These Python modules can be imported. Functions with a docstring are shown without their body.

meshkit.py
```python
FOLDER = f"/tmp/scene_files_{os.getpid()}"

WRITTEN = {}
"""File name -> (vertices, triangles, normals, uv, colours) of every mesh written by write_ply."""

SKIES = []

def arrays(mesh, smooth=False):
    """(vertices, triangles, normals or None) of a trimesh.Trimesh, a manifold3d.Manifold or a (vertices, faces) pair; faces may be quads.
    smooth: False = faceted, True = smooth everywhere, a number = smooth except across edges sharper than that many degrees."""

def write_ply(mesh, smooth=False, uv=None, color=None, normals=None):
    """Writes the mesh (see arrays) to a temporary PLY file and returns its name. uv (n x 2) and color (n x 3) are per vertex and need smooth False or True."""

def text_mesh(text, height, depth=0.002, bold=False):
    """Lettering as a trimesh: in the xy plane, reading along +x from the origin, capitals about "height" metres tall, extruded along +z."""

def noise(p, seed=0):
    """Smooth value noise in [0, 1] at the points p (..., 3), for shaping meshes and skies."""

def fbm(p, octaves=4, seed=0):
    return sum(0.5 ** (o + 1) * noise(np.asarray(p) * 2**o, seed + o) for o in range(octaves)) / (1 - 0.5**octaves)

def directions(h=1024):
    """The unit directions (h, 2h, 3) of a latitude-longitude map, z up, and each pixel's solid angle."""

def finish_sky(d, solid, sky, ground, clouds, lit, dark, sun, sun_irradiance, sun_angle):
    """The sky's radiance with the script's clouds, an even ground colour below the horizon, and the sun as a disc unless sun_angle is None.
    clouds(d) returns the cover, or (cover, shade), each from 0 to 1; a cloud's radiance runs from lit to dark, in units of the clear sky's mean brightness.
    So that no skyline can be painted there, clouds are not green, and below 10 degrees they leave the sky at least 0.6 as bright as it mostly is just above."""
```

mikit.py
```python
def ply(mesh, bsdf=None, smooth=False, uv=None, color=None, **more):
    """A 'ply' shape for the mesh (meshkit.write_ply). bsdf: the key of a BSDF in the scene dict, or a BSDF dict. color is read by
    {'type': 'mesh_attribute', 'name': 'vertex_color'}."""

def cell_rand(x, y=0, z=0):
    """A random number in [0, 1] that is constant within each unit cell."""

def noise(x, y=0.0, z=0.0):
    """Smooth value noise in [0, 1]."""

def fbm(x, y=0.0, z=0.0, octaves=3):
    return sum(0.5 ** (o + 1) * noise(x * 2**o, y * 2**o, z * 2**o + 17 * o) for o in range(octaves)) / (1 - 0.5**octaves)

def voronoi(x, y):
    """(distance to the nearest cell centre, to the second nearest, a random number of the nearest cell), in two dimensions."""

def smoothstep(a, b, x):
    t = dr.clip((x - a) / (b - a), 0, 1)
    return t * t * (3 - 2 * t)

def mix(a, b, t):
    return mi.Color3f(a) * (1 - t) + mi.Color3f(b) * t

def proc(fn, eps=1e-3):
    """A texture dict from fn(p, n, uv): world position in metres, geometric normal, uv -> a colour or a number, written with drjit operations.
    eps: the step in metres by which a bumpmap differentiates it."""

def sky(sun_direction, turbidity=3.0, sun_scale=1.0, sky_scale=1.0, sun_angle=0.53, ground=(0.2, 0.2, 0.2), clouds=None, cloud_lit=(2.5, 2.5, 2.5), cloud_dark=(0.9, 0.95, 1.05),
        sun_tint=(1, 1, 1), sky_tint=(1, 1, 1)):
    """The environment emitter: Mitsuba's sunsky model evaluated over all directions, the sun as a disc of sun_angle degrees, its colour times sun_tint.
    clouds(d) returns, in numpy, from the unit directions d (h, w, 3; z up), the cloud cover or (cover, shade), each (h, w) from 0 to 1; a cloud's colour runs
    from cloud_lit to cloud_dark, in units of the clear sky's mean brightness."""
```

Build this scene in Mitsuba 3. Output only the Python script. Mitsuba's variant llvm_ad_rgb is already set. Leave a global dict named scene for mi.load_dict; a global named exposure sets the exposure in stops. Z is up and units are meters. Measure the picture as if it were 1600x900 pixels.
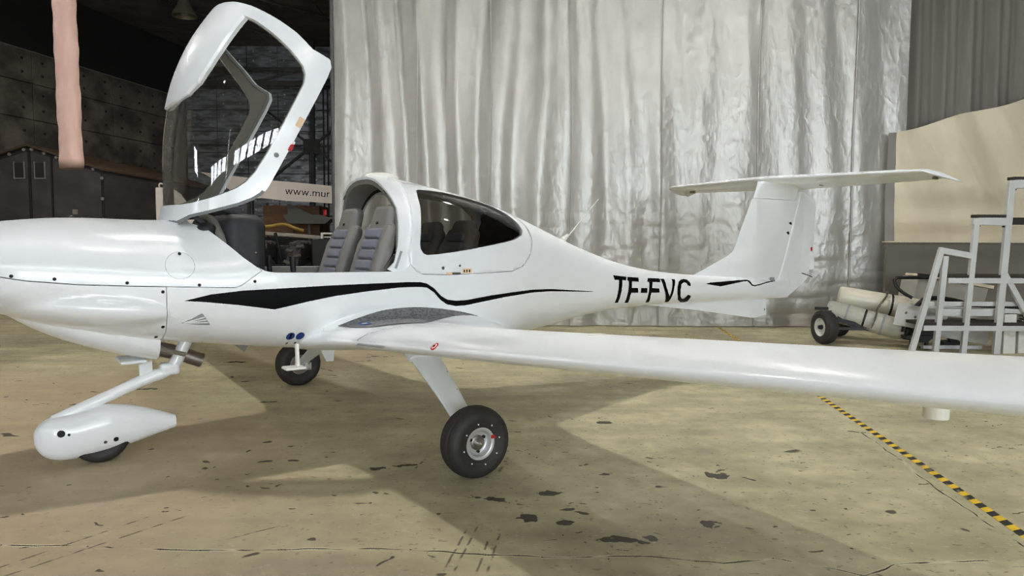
import math
import numpy as np, trimesh, shapely, shapely.affinity
from shapely.geometry import Polygon, LineString
from scipy.interpolate import PchipInterpolator
import manifold3d as m3
import drjit as dr, mitsuba as mi
import mikit, meshkit
from mikit import proc, noise, fbm, voronoi, smoothstep, mix
T = mi.ScalarTransform4f
RNG = np.random.default_rng(7)
scene, labels = {}, {}

# ------------------------------------------------------------------ camera, light, exposure
PITCH, ROLL, EYE = 0.064, 0.004, 1.265
fw = np.array([0, math.cos(PITCH), -math.sin(PITCH)])
up = np.cross([1, 0, 0], fw) * math.cos(ROLL) - np.array([1, 0, 0]) * math.sin(ROLL)
scene['camera'] = {'type': 'perspective', 'fov': math.degrees(2 * math.atan(800 / 1109.0)), 'fov_axis': 'x', 'near_clip': 0.05,
                   'to_world': T().look_at(origin=[0, 0, EYE], target=list(fw + [0, 0, EYE]), up=list(up))}
exposure = 1.02
HEIGHT = 7.0                                   # the hangar's ceiling
# high-bay lamps under the ceiling: x, y, radiance
LAMPS = [(-2.16, 5.2, 232), (2.07, 9.11, 100), (-1.0, 1.6, 30), (5.0, 5.5, 75), (4.2, -2.5, 175), (-5.5, -2.0, 35), (-8.6, 8.5, 120), (-4.07, 14.9, 110)]
WINDOW_LIGHT = 9.0

# ------------------------------------------------------------------ helpers
def rgb(*c): return {'type': 'rgb', 'value': list(c)}
def srgb(r, g, b): return [((v / 255) / 12.92 if v / 255 <= 0.04045 else ((v / 255 + 0.055) / 1.055) ** 2.4) for v in (r, g, b)]
def mat(key, color, rough=0.5, metal=0.0, spec=0.5, coat=0.0, bump=None, bscale=0.002, two=True, coatg=0.9, sheen=0.0):
    c = color if isinstance(color, dict) else rgb(*color)
    b = {'type': 'principled', 'base_color': c, 'roughness': rough, 'metallic': metal, 'specular': spec, 'clearcoat': coat, 'clearcoat_gloss': coatg}
    if sheen: b['sheen'] = sheen
    if bump is not None: b = {'type': 'bumpmap', 'tex': bump, 'scale': bscale, 'bsdf': b}
    scene[key] = {'type': 'twosided', 'bsdf': b} if two else b
    return key
def put(key, mesh, bsdf, smooth=30, label=None, cat=None, group=None, kind=None, **more):
    k, i = key, 0
    while k in scene: i += 1; k = '%s_%03d' % (key, i)
    scene[k] = mikit.ply(mesh, bsdf, smooth=smooth, **more)
    tag(k, label, cat, group, kind)
    return k
def tag(k, label=None, cat=None, group=None, kind=None):
    d = {a: b for a, b in (('label', label), ('category', cat), ('group', group), ('kind', kind)) if b}
    if d: labels[k] = d
def cat_(*ms): return trimesh.util.concatenate([tm(m) for m in ms])
def tm(m):
    if hasattr(m, 'to_mesh'):
        q = m.to_mesh(); return trimesh.Trimesh(np.array(q.vert_properties[:, :3]), np.array(q.tri_verts), process=False)
    return m
def man(t):
    t = t.copy(); t.merge_vertices(); 
    if t.volume < 0: t.invert()
    return m3.Manifold(m3.Mesh(np.asarray(t.vertices, np.float32), np.asarray(t.faces, np.uint32)))
def box(x0, x1, y0, y1, z0, z1, bev=0.0):
    if bev <= 0:
        return trimesh.creation.box(bounds=[[x0, y0, z0], [x1, y1, z1]])
    v = []
    for ax in range(3):
        b = [bev] * 3; b[ax] = 0
        v.append(trimesh.creation.box(bounds=[[x0 + b[0], y0 + b[1], z0 + b[2]], [x1 - b[0], y1 - b[1], z1 - b[2]]]).vertices)
    return trimesh.convex.convex_hull(np.vstack(v))
def rbox(x0, x1, y0, y1, z0, z1, r, n=12):
    s = m3.Manifold.sphere(r, n)
    return m3.Manifold.batch_hull([s.translate([x, y, z]) for x in (x0 + r, x1 - r) for y in (y0 + r, y1 - r) for z in (z0 + r, z1 - r)])
def bar(p, q, w, h=None, up=(0, 0, 1), bev=0.0):
    p, q = np.asarray(p, float), np.asarray(q, float); h = h or w; L = np.linalg.norm(q - p); d = (q - p) / L
    a = np.cross(d, up) if abs(np.dot(d, up)) < .95 else np.cross(d, [1, 0, 0]); a /= np.linalg.norm(a); b = np.cross(a, d)
    m = box(-w / 2, w / 2, 0, L, -h / 2, h / 2, bev); M = np.eye(4); M[:3, 0] = a; M[:3, 1] = d; M[:3, 2] = np.cross(a, d); M[:3, 3] = p
    m.apply_transform(M); return m
def tube(pts, r, n=12, caps=True):
    p = np.asarray(pts, float); r = np.broadcast_to(np.asarray(r, float), (len(p),))
    t = np.gradient(p, axis=0); t /= np.linalg.norm(t, axis=1, keepdims=True)
    ref = np.array([0, 0, 1.]) if abs(t[0, 2]) < .8 else np.array([1., 0, 0]); a = np.cross(t[0], ref); a /= np.linalg.norm(a); A = []
    for k in range(len(p)):
        a = a - t[k] * (a @ t[k]); a /= np.linalg.norm(a); A.append(a)
    A = np.array(A); B = np.cross(t, A); g = np.arange(n) * 2 * np.pi / n
    v = p[:, None] + r[:, None, None] * (np.cos(g)[None, :, None] * A[:, None] + np.sin(g)[None, :, None] * B[:, None])
    return rings(list(v), caps)
def rings(R, caps=True):
    n, k = len(R[0]), len(R); v = np.vstack(R); f = []
    i, j = np.meshgrid(np.arange(k - 1), np.arange(n), indexing='ij'); j2 = (j + 1) % n
    f = np.stack([i * n + j, (i + 1) * n + j, (i + 1) * n + j2, i * n + j2], -1).reshape(-1, 4)
    f = np.vstack([f[:, [0, 1, 2]], f[:, [0, 2, 3]]])
    if caps:
        c0, c1 = len(v), len(v) + 1; v = np.vstack([v, R[0].mean(0), R[-1].mean(0)]); a = np.arange(n); b = (a + 1) % n
        f = np.vstack([f, np.stack([a, b, np.full(n, c0)], 1), np.stack([b + (k - 1) * n, a + (k - 1) * n, np.full(n, c1)], 1)])
    t = trimesh.Trimesh(v, f, process=False)
    if caps and t.volume < 0: t.invert()
    return t
def smoothpath(pts, n=40):
    p = np.asarray(pts, float); s = np.r_[0, np.cumsum(np.linalg.norm(np.diff(p, axis=0), axis=1))]
    u = np.linspace(0, s[-1], n); return np.stack([PchipInterpolator(s, p[:, k])(u) for k in range(p.shape[1])], 1)
def lathe(prof, n=64, axis='y'):
    t = trimesh.creation.revolve(np.asarray(prof, float), sections=n)     # about z
    t.merge_vertices()
    if axis == 'y': t.apply_transform(np.array([[1, 0, 0, 0], [0, 0, 1, 0], [0, -1, 0, 0], [0, 0, 0, 1.]]))
    if axis == 'x': t.apply_transform(np.array([[0, 0, 1, 0], [0, 1, 0, 0], [-1, 0, 0, 0], [0, 0, 0, 1.]]))
    return t
def moved(m, d):
    m = m.copy(); m.apply_translation(d); return m
def prism(poly, y0, y1):                        # an outline in x, z carried along y
    P = poly if isinstance(poly, Polygon) else Polygon(poly)
    P = shapely.make_valid(P) if not P.is_valid else P
    out = m3.Manifold()
    for g in getattr(P, 'geoms', [P]):
        if g.geom_type != 'Polygon': continue
        cs = m3.CrossSection([np.array(r.coords)[:-1] for r in [g.exterior, *g.interiors]], m3.FillRule.EvenOdd)
        out = out + cs.extrude(y1 - y0)
    return out.transform([[1, 0, 0, 0], [0, 0, -1, y1], [0, 1, 0, 0]])
def to_xz(t, y=0.0):                            # lettering lying in xy stood up to face -y
    t = t.copy(); t.apply_transform(np.array([[1, 0, 0, 0], [0, 0, -1, y], [0, 1, 0, 0], [0, 0, 0, 1.]])); return t

# aircraft frame: x aft, y starboard, z up; the main wheels' axle line is x = 0
AYAW, AX, AY = 0.606, 1.991, 4.706
AM = np.eye(4); AM[0, :2] = math.cos(AYAW), -math.sin(AYAW); AM[1, :2] = math.sin(AYAW), math.cos(AYAW)
AM[:3, 3] = AM[:3, :3] @ [AX, AY, 0]
def ac(key, mesh, bsdf, smooth=30, **k):
    m = tm(mesh).copy(); m.apply_transform(AM); return put('aircraft__' + key, m, bsdf, smooth, **k)

# ------------------------------------------------------------------ materials
mat('paint', srgb(236, 238, 238), .22, spec=.5, coat=1.0, coatg=.97)
mat('seam_grey', srgb(120, 122, 122), .6)
mat('black_vinyl', srgb(7, 7, 8), .4, spec=.08)
mat('rubber', proc(lambda p, n, uv: mix((.016, .015, .014), (.035, .032, .028), fbm(p.x * 14, p.y * 14, p.z * 14))), .62)
mat('alloy', (.72, .72, .71), .42, metal=.7)
mat('steel_dark', (.30, .275, .25), .38, metal=1.0)
mat('steel', (.5, .49, .47), .25, metal=1.0)
mat('dusty_rubber', srgb(84, 79, 74), .8)
mat('hole', srgb(14, 14, 14), .7)
mat('leather', srgb(124, 121, 116), .5)
mat('cloth_seat', srgb(118, 119, 129), .85)
mat('black_plastic', srgb(26, 26, 28), .55)
mat('panel_black', proc(lambda p, n, uv: mix((.012, .012, .014), (.022, .022, .025), fbm(p.x * 30, p.y * 30, p.z * 30))), .6)
mat('trim_grey', srgb(122, 120, 112), .7)
mat('headliner', srgb(40, 40, 40), .8)
mat('walkway', proc(lambda p, n, uv: mix((.10, .10, .105), (.17, .17, .175), smoothstep(.35, .6, fbm(p.x * 90, p.y * 90, p.z * 90)))), .85)
mat('blue_vinyl', srgb(24, 58, 122), .4)
mat('red_vinyl', srgb(178, 30, 34), .45)
mat('placard', srgb(226, 196, 160), .6)
mat('white_plastic', srgb(238, 236, 226), .5)
mat('grey_vent', srgb(150, 152, 152), .5)
scene['canopy_glass'] = {'type': 'thindielectric', 'int_ior': 1.5, 'specular_transmittance': rgb(.80, .80, .78)}
scene['window_glass'] = {'type': 'thindielectric', 'int_ior': 1.5, 'specular_transmittance': rgb(.42, .41, .38)}

# ------------------------------------------------------------------ the hangar
def floor_color(p, n, uv):
    x, y = p.x, p.y
    big = fbm(x * .35 + 3, y * .35, 0, 4); mid = fbm(x * 1.7, y * 1.7 + 9, 0, 4); fine = fbm(x * 14, y * 14, 3, 3)
    streak = fbm(x * 1.2, y * 7.0, 5, 3)
    c = mix(srgb(146, 138, 110), srgb(200, 192, 156), smoothstep(.25, .75, .45 * big + .35 * mid + .2 * streak))
    c = c * (.86 + .28 * fine) * (.93 + .14 * fbm(x * 4.5, y * 9, 13, 3))
    fl = fbm(x * 38, y * 60, 6, 2); c = mix(c, srgb(196, 190, 168), .35 * smoothstep(.76, .86, fl)); c = mix(c, srgb(84, 76, 62), .45 * smoothstep(.23, .15, fl))
    c = mix(c, srgb(164, 142, 116), .6 * smoothstep(.3, .65, fbm(x * .5 + 31, y * .5 + 4, 0, 3)) * smoothstep(1, -2.5, x))
    # small dark pits, denser in patches
    pit = mi.Float(0)
    for s, th in ((3.6, .16), (8.0, .20)):
        wx, wy = x * s + 1.2 * fbm(x * s * 2, y * s * 2, 7, 2), y * s * 1.7 + fbm(x * s * 2, y * s * 2, 11, 2)
        d, d2, r = voronoi(wx, wy)
        size = .04 + .13 * (r - .8) * 5
        pit = dr.maximum(pit, smoothstep(size, size * .55, d + .10 * (fine - .5)) * dr.select(r > 1 - th * smoothstep(.42, .62, fbm(x * .8 + s, y * .8, 2, 3)), 1.0, 0.0))
    c = mix(c, srgb(58, 50, 42), .85 * pit)
    # the larger oil stains
    for sx, sy, rx, ry, a in STAINS:
        dx, dy = (x - sx) * math.cos(a) + (y - sy) * math.sin(a), (y - sy) * math.cos(a) - (x - sx) * math.sin(a)
        wob = fbm(x * 24 + sx * 9, y * 24, 4, 3) - .5
        d = dr.sqrt((dx / rx) ** 2 + (dy / ry) ** 2) + 1.9 * wob
        c = mix(c, srgb(44, 38, 32), .9 * smoothstep(1.0, .8, d))
    # tyre scuffs and scratches
    for x0, y0, x1, y1, w in SCUFFS:
        L = math.hypot(x1 - x0, y1 - y0); ux, uy = (x1 - x0) / L, (y1 - y0) / L
        t = (x - x0) * ux + (y - y0) * uy; d = dr.abs((x - x0) * -uy + (y - y0) * ux + .006 * (fbm(x * 9, y * 9, 8, 2) - .5))
        c = mix(c, srgb(62, 56, 48), .7 * smoothstep(w, w * .4, d) * smoothstep(-.01, .03, t) * smoothstep(L + .01, L - .03, t) * smoothstep(.3, .6, fbm(x * 25, y * 25, 2, 2)))
    # the two long cracks across the slab
    for line in CRACKS:
        d = mi.Float(9)
        for (x0, y0), (x1, y1) in zip(line[:-1], line[1:]):
            L2 = (x1 - x0) ** 2 + (y1 - y0) ** 2
            t = dr.clip(((x - x0) * (x1 - x0) + (y - y0) * (y1 - y0)) / L2, 0, 1)
            d = dr.minimum(d, dr.hypot(x - x0 - t * (x1 - x0) + .03 * (fbm(x * 7, y * 7, 1, 3) - .5), y - y0 - t * (y1 - y0) + .03 * (fbm(x * 7, y * 7, 21, 3) - .5)))
        c = mix(c, srgb(206, 198, 172), .55 * smoothstep(.016, .006, d) * smoothstep(.35, .6, fbm(x * 6, y * 6, 14, 2)))
        c = mix(c, srgb(46, 40, 34), smoothstep(.0075 * (.4 + fbm(x * 11, y * 11, 5, 2)), .002, d))
    return c
STAINS = [(-.75, 3.89, .05, .035, 0), (-.60, 3.96, .08, .02, .3), (.49, 2.95, .10, .03, -.1), (.60, 2.96, .035, .035, 0), (1.13, 3.81, .07, .05, .3), (.89, 3.14, .045, .04, 0), (.09, 3.20, .05, .05, .4),
          (.24, 3.14, .035, .03, 0), (.33, 3.26, .05, .015, -.5), (.20, 3.52, .05, .04, .6), (-.09, 3.43, .09, .025, -.3), (.53, 3.81, .04, .02, 0), (.66, 4.94, .09, .035, 0), (.28, 3.30, .035, .015, .2),
          (-3.2, 6.0, .16, .03, .1), (-2.9, 7.4, .12, .05, 0), (-.35, 4.55, .05, .04, .7)]
SCUFFS = [(-.26, 2.65, -.19, 3.1, .007), (-.22, 2.65, -.15, 3.1, .007), (-.13, 2.65, -.08, 3.1, .007), (-.09, 2.65, -.04, 3.1, .007), (-2.06, 2.55, -1.66, 3.2, .008), (-1.95, 2.55, -1.5, 3.2, .008),
          (-1.2, 2.95, -1.02, 3.1, .006), (-.55, 3.86, -.49, 4.12, .009), (-.07, 3.84, -.02, 4.12, .012)]
CRACKS = [[(-3.2, 2.9), (-2.13, 2.88), (-1.75, 2.87), (-1.31, 2.83), (-.84, 2.86), (-.42, 2.85), (.13, 2.78), (.52, 2.80), (.84, 2.73), (1.06, 2.78), (1.27, 2.69), (1.35, 2.64), (1.52, 2.73), (2.07, 2.79), (4, 2.7)],
          [(2.35, 4.7), (2.3, 4.18), (2.20, 3.60), (2.18, 3.37), (2.16, 2.94), (2.1, 2.4)]]
mat('concrete', proc(floor_color), .55, spec=.35, bump=proc(lambda p, n, uv: .6 * fbm(p.x * 9, p.y * 9, 0, 3) + .4 * fbm(p.x * 60, p.y * 60, 0, 2)), bscale=.004)
put('floor', box(-14, 14, -14, 22, -.2, 0), 'concrete', False, kind='structure')

def board_color(p, n, uv):
    f = fbm(p.x * 2, p.y * 2, p.z * 2, 4); g = fbm(p.x * 20, p.y * 20, p.z * 20, 2)
    return mix(srgb(64, 58, 51), srgb(112, 104, 92), smoothstep(.25, .75, f)) * (.85 + .3 * g)
def foil_color(p, n, uv):
    f = fbm(p.x * 3, p.y * 3, p.z * 9, 4)
    return mix(srgb(92, 94, 96), srgb(168, 172, 176), smoothstep(.3, .7, f))
mat('insulation', proc(board_color), .8)
mat('foil_board', proc(foil_color), .5, metal=.3)
mat('ceiling_board', proc(lambda p, n, uv: mix(srgb(52, 50, 47), srgb(84, 80, 74), fbm(p.x * 1.5, p.y * 4, 0, 3))), .85)
mat('truss_steel', srgb(34, 33, 32), .6)
mat('wall_paint', srgb(120, 116, 106), .8)
put('ceiling', box(-14, 14, -14, 22, HEIGHT, HEIGHT + .2), 'ceiling_board', False, kind='structure')
FRONT = -8.5
put('wall_front', box(-14, 14, FRONT - .2, FRONT, 0, HEIGHT), 'front_paint', False, kind='structure')
mat('front_paint', srgb(74, 72, 68), .7)
put('wall_right', box(14, 14.2, -14, 22, 0, HEIGHT), 'wall_paint', False, kind='structure')
put('wall_back', box(-14, 14, 22, 22.2, 0, HEIGHT), 'wall_paint', False, kind='structure')
LW0, LW1 = np.array([-14., 0.]), np.array([-9.55, 21.95])                 # the left wall leans in towards the back
LD = (LW1 - LW0) / np.linalg.norm(LW1 - LW0); LA = math.atan2(LD[1], LD[0])
LM = np.eye(4); LM[:2, 0] = LD; LM[:2, 1] = [-LD[1], LD[0]]; LM[:2, 3] = LW0
def on_left(m): m = tm(m).copy(); m.apply_transform(LM); return m
put('wall_left', on_left(box(0, 22.4, .05, .25, 0, HEIGHT)), 'wall_paint', False, kind='structure')
put('wall_left__upper_cladding', on_left(box(0, 22.4, -.02, .05, 5.5, HEIGHT)), 'truss_steel', False)
put('wall_left_behind', box(-14.2, -14, -14, .3, 0, HEIGHT), 'wall_paint', False, kind='structure')
# insulation boards and their dark fixing pins
def wall_boards(holder, mk, xs, zs, m, pin_m, tr=lambda t: t, jit=.012):
    pins = []
    for i in range(len(xs) - 1):
        for k in range(len(zs) - 1):
            d = RNG.uniform(0, jit); b = box(xs[i] + .008, xs[i + 1] - .008, -.04 - d, .06, zs[k] + .008, zs[k + 1] - .008, .006)
            put(holder + '__insulation_board', tr(b), m, False)
            for u in (.22, .78):
                for w in (.3, .72):
                    px, pz = xs[i] + u * (xs[i + 1] - xs[i]), zs[k] + w * (zs[k + 1] - zs[k]); pins.append(moved(lathe([[0, 0], [.032, 0], [.026, -.02], [0, -.024]], 8), [px, -.04 - d, pz]))
    put(holder + '__fixing_pins', tr(cat_(*pins)), pin_m, 30, kind='stuff')
wall_boards('wall_left', None, np.arange(2.0, 22.4, 1.2), [2.0, 3.0, 3.95, 4.75, 5.45], 'insulation', 'truss_steel', on_left)
BY = 21.2
put('wall_back__batten', box(-9.7, -2.2, BY + .06, BY + .7, 0, 6.95), 'truss_steel', False)
wall_boards('wall_back', None, np.arange(-9.6, -2.3, .9), list(np.arange(1.4, 7.0, .62)), 'foil_board', 'alloy', lambda t: moved(t, [0, BY, 0]))
# ceiling boards seen over the back of the hangar
for i, x in enumerate(np.arange(-10.5, -2.4, 1.15)):
    for j, y in enumerate(np.arange(12.2, 20.4, 2.4)):
        put('ceiling__ceiling_board', box(x, x + 1.13, y, y + 2.38, HEIGHT - .03 - RNG.uniform(0, .015), HEIGHT + .05), 'ceiling_board', False)
# steel frame in front of the back wall
FY = 20.6
def fr(x, z): return np.array([x, FY, z])
fk = 'steel_frame'
put(fk + '__column', bar(fr(-5.77, 0), fr(-5.72, 6.98), .15, .12), 'truss_steel', False)
put(fk + '__chord', bar(fr(-9.6, 6.16), fr(-2.4, 6.18), .12, .10), 'truss_steel', False)
put(fk + '__chord', bar(fr(-9.6, 5.75), fr(-2.4, 5.78), .16, .14), 'truss_steel', False)
put(fk + '__rail', bar(fr(-9.0, 4.02), fr(-2.4, 4.0), .05, .05), 'truss_steel', False)
put(fk + '__node_plate', box(-6.0, -5.55, FY - .05, FY + .03, 3.79, 4.2), 'truss_steel', False)
for q in ((-7.9, 5.68), (-3.5, 5.68), (-7.9, 2.3), (-3.5, 2.3)):
    put(fk + '__brace', bar(fr(-5.77, 4.0), fr(*q), .09, .06), 'truss_steel', False)
for a, b in (((-9.4, 5.75), (-7.6, 6.16)), ((-7.6, 5.75), (-6.0, 6.16)), ((-5.5, 5.75), (-4.6, 6.16)), ((-8.3, 6.1), (-7.2, 5.8)), ((-5.7, 6.2), (-4.2, 6.95))):
    put(fk + '__brace', bar(fr(*a), fr(*b), .08, .06), 'truss_steel', False)
for x in (-5.42, -5.30): put(fk + '__cable', tube([fr(x, 1.0), fr(x, 3), fr(x, 5.7)], .022, 6), 'truss_steel')
tag(fk, 'dark steel truss frame with crossed braces in front of the far foil wall', 'steel frame')
for a, b, q in (((-8.2, 14.5), (-3.2, 19.8), 'behind the middle of the raised canopy'), ((-6.6, 13.2), (-2.5, 17.6), 'nearest the silver curtain'), ((-9.2, 15.5), (-6.4, 20.3), 'left of the raised canopy')):
    put('ceiling_conduit', bar([a[0], a[1], HEIGHT - .1], [b[0], b[1], HEIGHT - .1], .035), 'steel', False, label='thin bright conduit on the dark hangar ceiling ' + q, cat='conduit', group='conduits on the dark ceiling')

# ------------------------------------------------------------------ lamps and windows (the ones behind the viewer light the place)
mat('lamp_hood', srgb(120, 112, 96), .5, metal=.4)
def high_bay(x, y, z, power, label, group):
    k, i = 'high_bay_lamp', 0
    while k + '__hood' in scene: i += 1; k = 'high_bay_lamp_%03d' % i
    hood = rings([np.stack([x + r * np.cos(a), y + r * np.sin(a), np.full(24, z + h)], 1) for r, h in ((.08, .34), (.13, .30), (.15, .22), (.22, .10), (.26, 0), (.25, 0), (.21, .10), (.14, .21), (.05, .26))] if (a := np.arange(24) * np.pi / 12) is not None else [], False)
    put(k + '__hood', hood, 'lamp_hood', 40)
    put(k + '__stem', tube([[x, y, z + .3], [x, y, HEIGHT - .2], [x, y, HEIGHT + .01]], .018, 8), 'truss_steel')
    bulb = rings([np.stack([x + .1 * np.cos(a), y + .1 * np.sin(a), np.full(24, z + .055)], 1), np.stack([x + .095 * np.cos(a), y + .095 * np.sin(a), np.full(24, z + .03)], 1)], True)
    s = mikit.ply(bulb, 'lamp_lens' if not power else None, smooth=False)
    power *= 4
    if power: s['emitter'] = {'type': 'area', 'radiance': rgb(power, power * .98, power * .93)}
    scene[k + '__lens'] = s
    tag(k, label, 'lamp', group)
mat('lamp_lens', srgb(150, 146, 130), .3)
WHERE = ['over the nose of the aircraft', 'over the tail of the aircraft', 'in front of the nose wheel', 'over the far right wing tip', 'behind the viewer to the right', 'behind the viewer to the left', 'over the tent', 'in the middle of the hangar', 'by the front windows', 'by the right wall']
for (x, y, w), q in zip(LAMPS, WHERE): high_bay(x, y, HEIGHT - .55, w, 'lit high-bay lamp hanging from the ceiling ' + q, 'lit high-bay lamps')
high_bay(-7.11, 15.7, 6.12, 0, 'unlit metal high-bay lamp hanging in the dark hangar corner', None)
# a row of tall daylight windows high in the wall behind the viewer
mat('window_frame_paint', srgb(70, 70, 68), .6)
wn = 0
def window(x, y, ux, uy, z0=3.9, z1=5.7, w=1.4):     # a pane in its frame; u runs along the wall, the room lies to the left of u
    global wn
    wn += 1; n = 'window_%d' % wn; M = np.eye(4); M[:2, 0] = ux, uy; M[:2, 1] = -uy, ux; M[:2, 3] = x, y
    fr_ = cat_(box(0, .06, 0, .1, z0, z1), box(w - .06, w, 0, .1, z0, z1), box(0, w, 0, .1, z0 - .05, z0 + .02), box(0, w, 0, .1, z1 - .05, z1 + .02), *[box(w * f - .02, w * f + .02, .02, .08, z0, z1) for f in (1 / 3, 2 / 3)]); fr_.apply_transform(M); put(n, fr_, 'window_frame_paint', False, kind='structure')
    t = trimesh.Trimesh([[.06, .05, z0 + .02], [.06, .05, z1 - .05], [w - .06, .05, z1 - .05], [w - .06, .05, z0 + .02]], [[0, 1, 2], [0, 2, 3]], process=False); t.apply_transform(M)
    s = mikit.ply(t, None, smooth=False); s['emitter'] = {'type': 'area', 'radiance': rgb(*[WINDOW_LIGHT * c for c in (.92, 1.0, 1.09)])}; scene[n + '__pane'] = s
for x in (-11.5, -9.8, -8.1, -6.4, -2.6, -.9, .8, 2.5, 4.2, 5.9, 7.6, 9.3): window(x, FRONT, 1, 0, 4.7, 5.45)
for x in (-.9, .8, 2.5, 4.2, 5.9, 7.6, 9.3): window(x, FRONT, 1, 0, 1.3, 2.9)
window(-14, -1.0, 0, -1, 3.9, 5.2)
window(-4.75, FRONT, 1, 0, .1, 6.6, .34)             # the gap between the sliding doors
#END_ROOM

# ------------------------------------------------------------------ curtain, drape, tarpaulin
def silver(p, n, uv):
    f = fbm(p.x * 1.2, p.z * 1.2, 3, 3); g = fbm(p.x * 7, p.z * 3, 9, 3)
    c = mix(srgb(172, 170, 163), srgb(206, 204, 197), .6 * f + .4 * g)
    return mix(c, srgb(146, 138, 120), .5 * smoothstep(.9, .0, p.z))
def crinkle(p, n, uv):
    a = fbm(p.x * 5 + .6 * fbm(p.x * 2, p.z * 2, 1, 2), p.z * 3.2, 4, 3); b = 1 - dr.abs(2 * fbm(p.x * 9 + 5, p.z * 6, 8, 3) - 1)
    return a * .7 + .45 * b * b
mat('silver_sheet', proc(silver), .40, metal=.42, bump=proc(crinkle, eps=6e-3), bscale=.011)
CY = 10.72
SEAMS = [-2.66, -1.42, -.33, .86, 2.22, 3.66, 5.08, 5.86]
def fold(X, Z, k):
    soft = 1 / (1 + np.exp((X - 1.2) * 2.2))                      # deeper folds towards the open (left) edge
    ph = .35 * np.sin(Z * .9 + 2 * X) + .5 * (meshkit.fbm(np.stack([X * .6, Z * .35, 0 * X + 3], -1), 3) - .5)
    y = (.012 + .045 * soft) * np.sin(2 * np.pi * (X + .22 * ph) / .60) + (.007 * soft) * np.sin(2 * np.pi * X / .25 + 5 * ph)
    y += .085 * (meshkit.fbm(np.stack([X * 1.9 + .15 * Z, Z * .22, 0 * X + 7], -1), 3) - .5) * (1 - .4 * soft)
    r = 1 - np.abs(2 * meshkit.fbm(np.stack([X * 3 + 2 * Z, Z * 2.2 - X, 0 * X + 11], -1), 3) - 1)
    y += .007 * (r ** 4) * np.clip(1.4 - Z * .3, .35, 1.2)
    r2 = 1 - np.abs(2 * meshkit.fbm(np.stack([X * .9, Z * 3.2, 0 * X + 17], -1), 3) - 1)
    y += .02 * r2 ** 6 * np.clip(1.2 - Z * .5, .1, 1)
    hem = np.clip(1 - Z / .35, 0, 1); y += -.05 * hem ** 2
    return y
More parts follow.
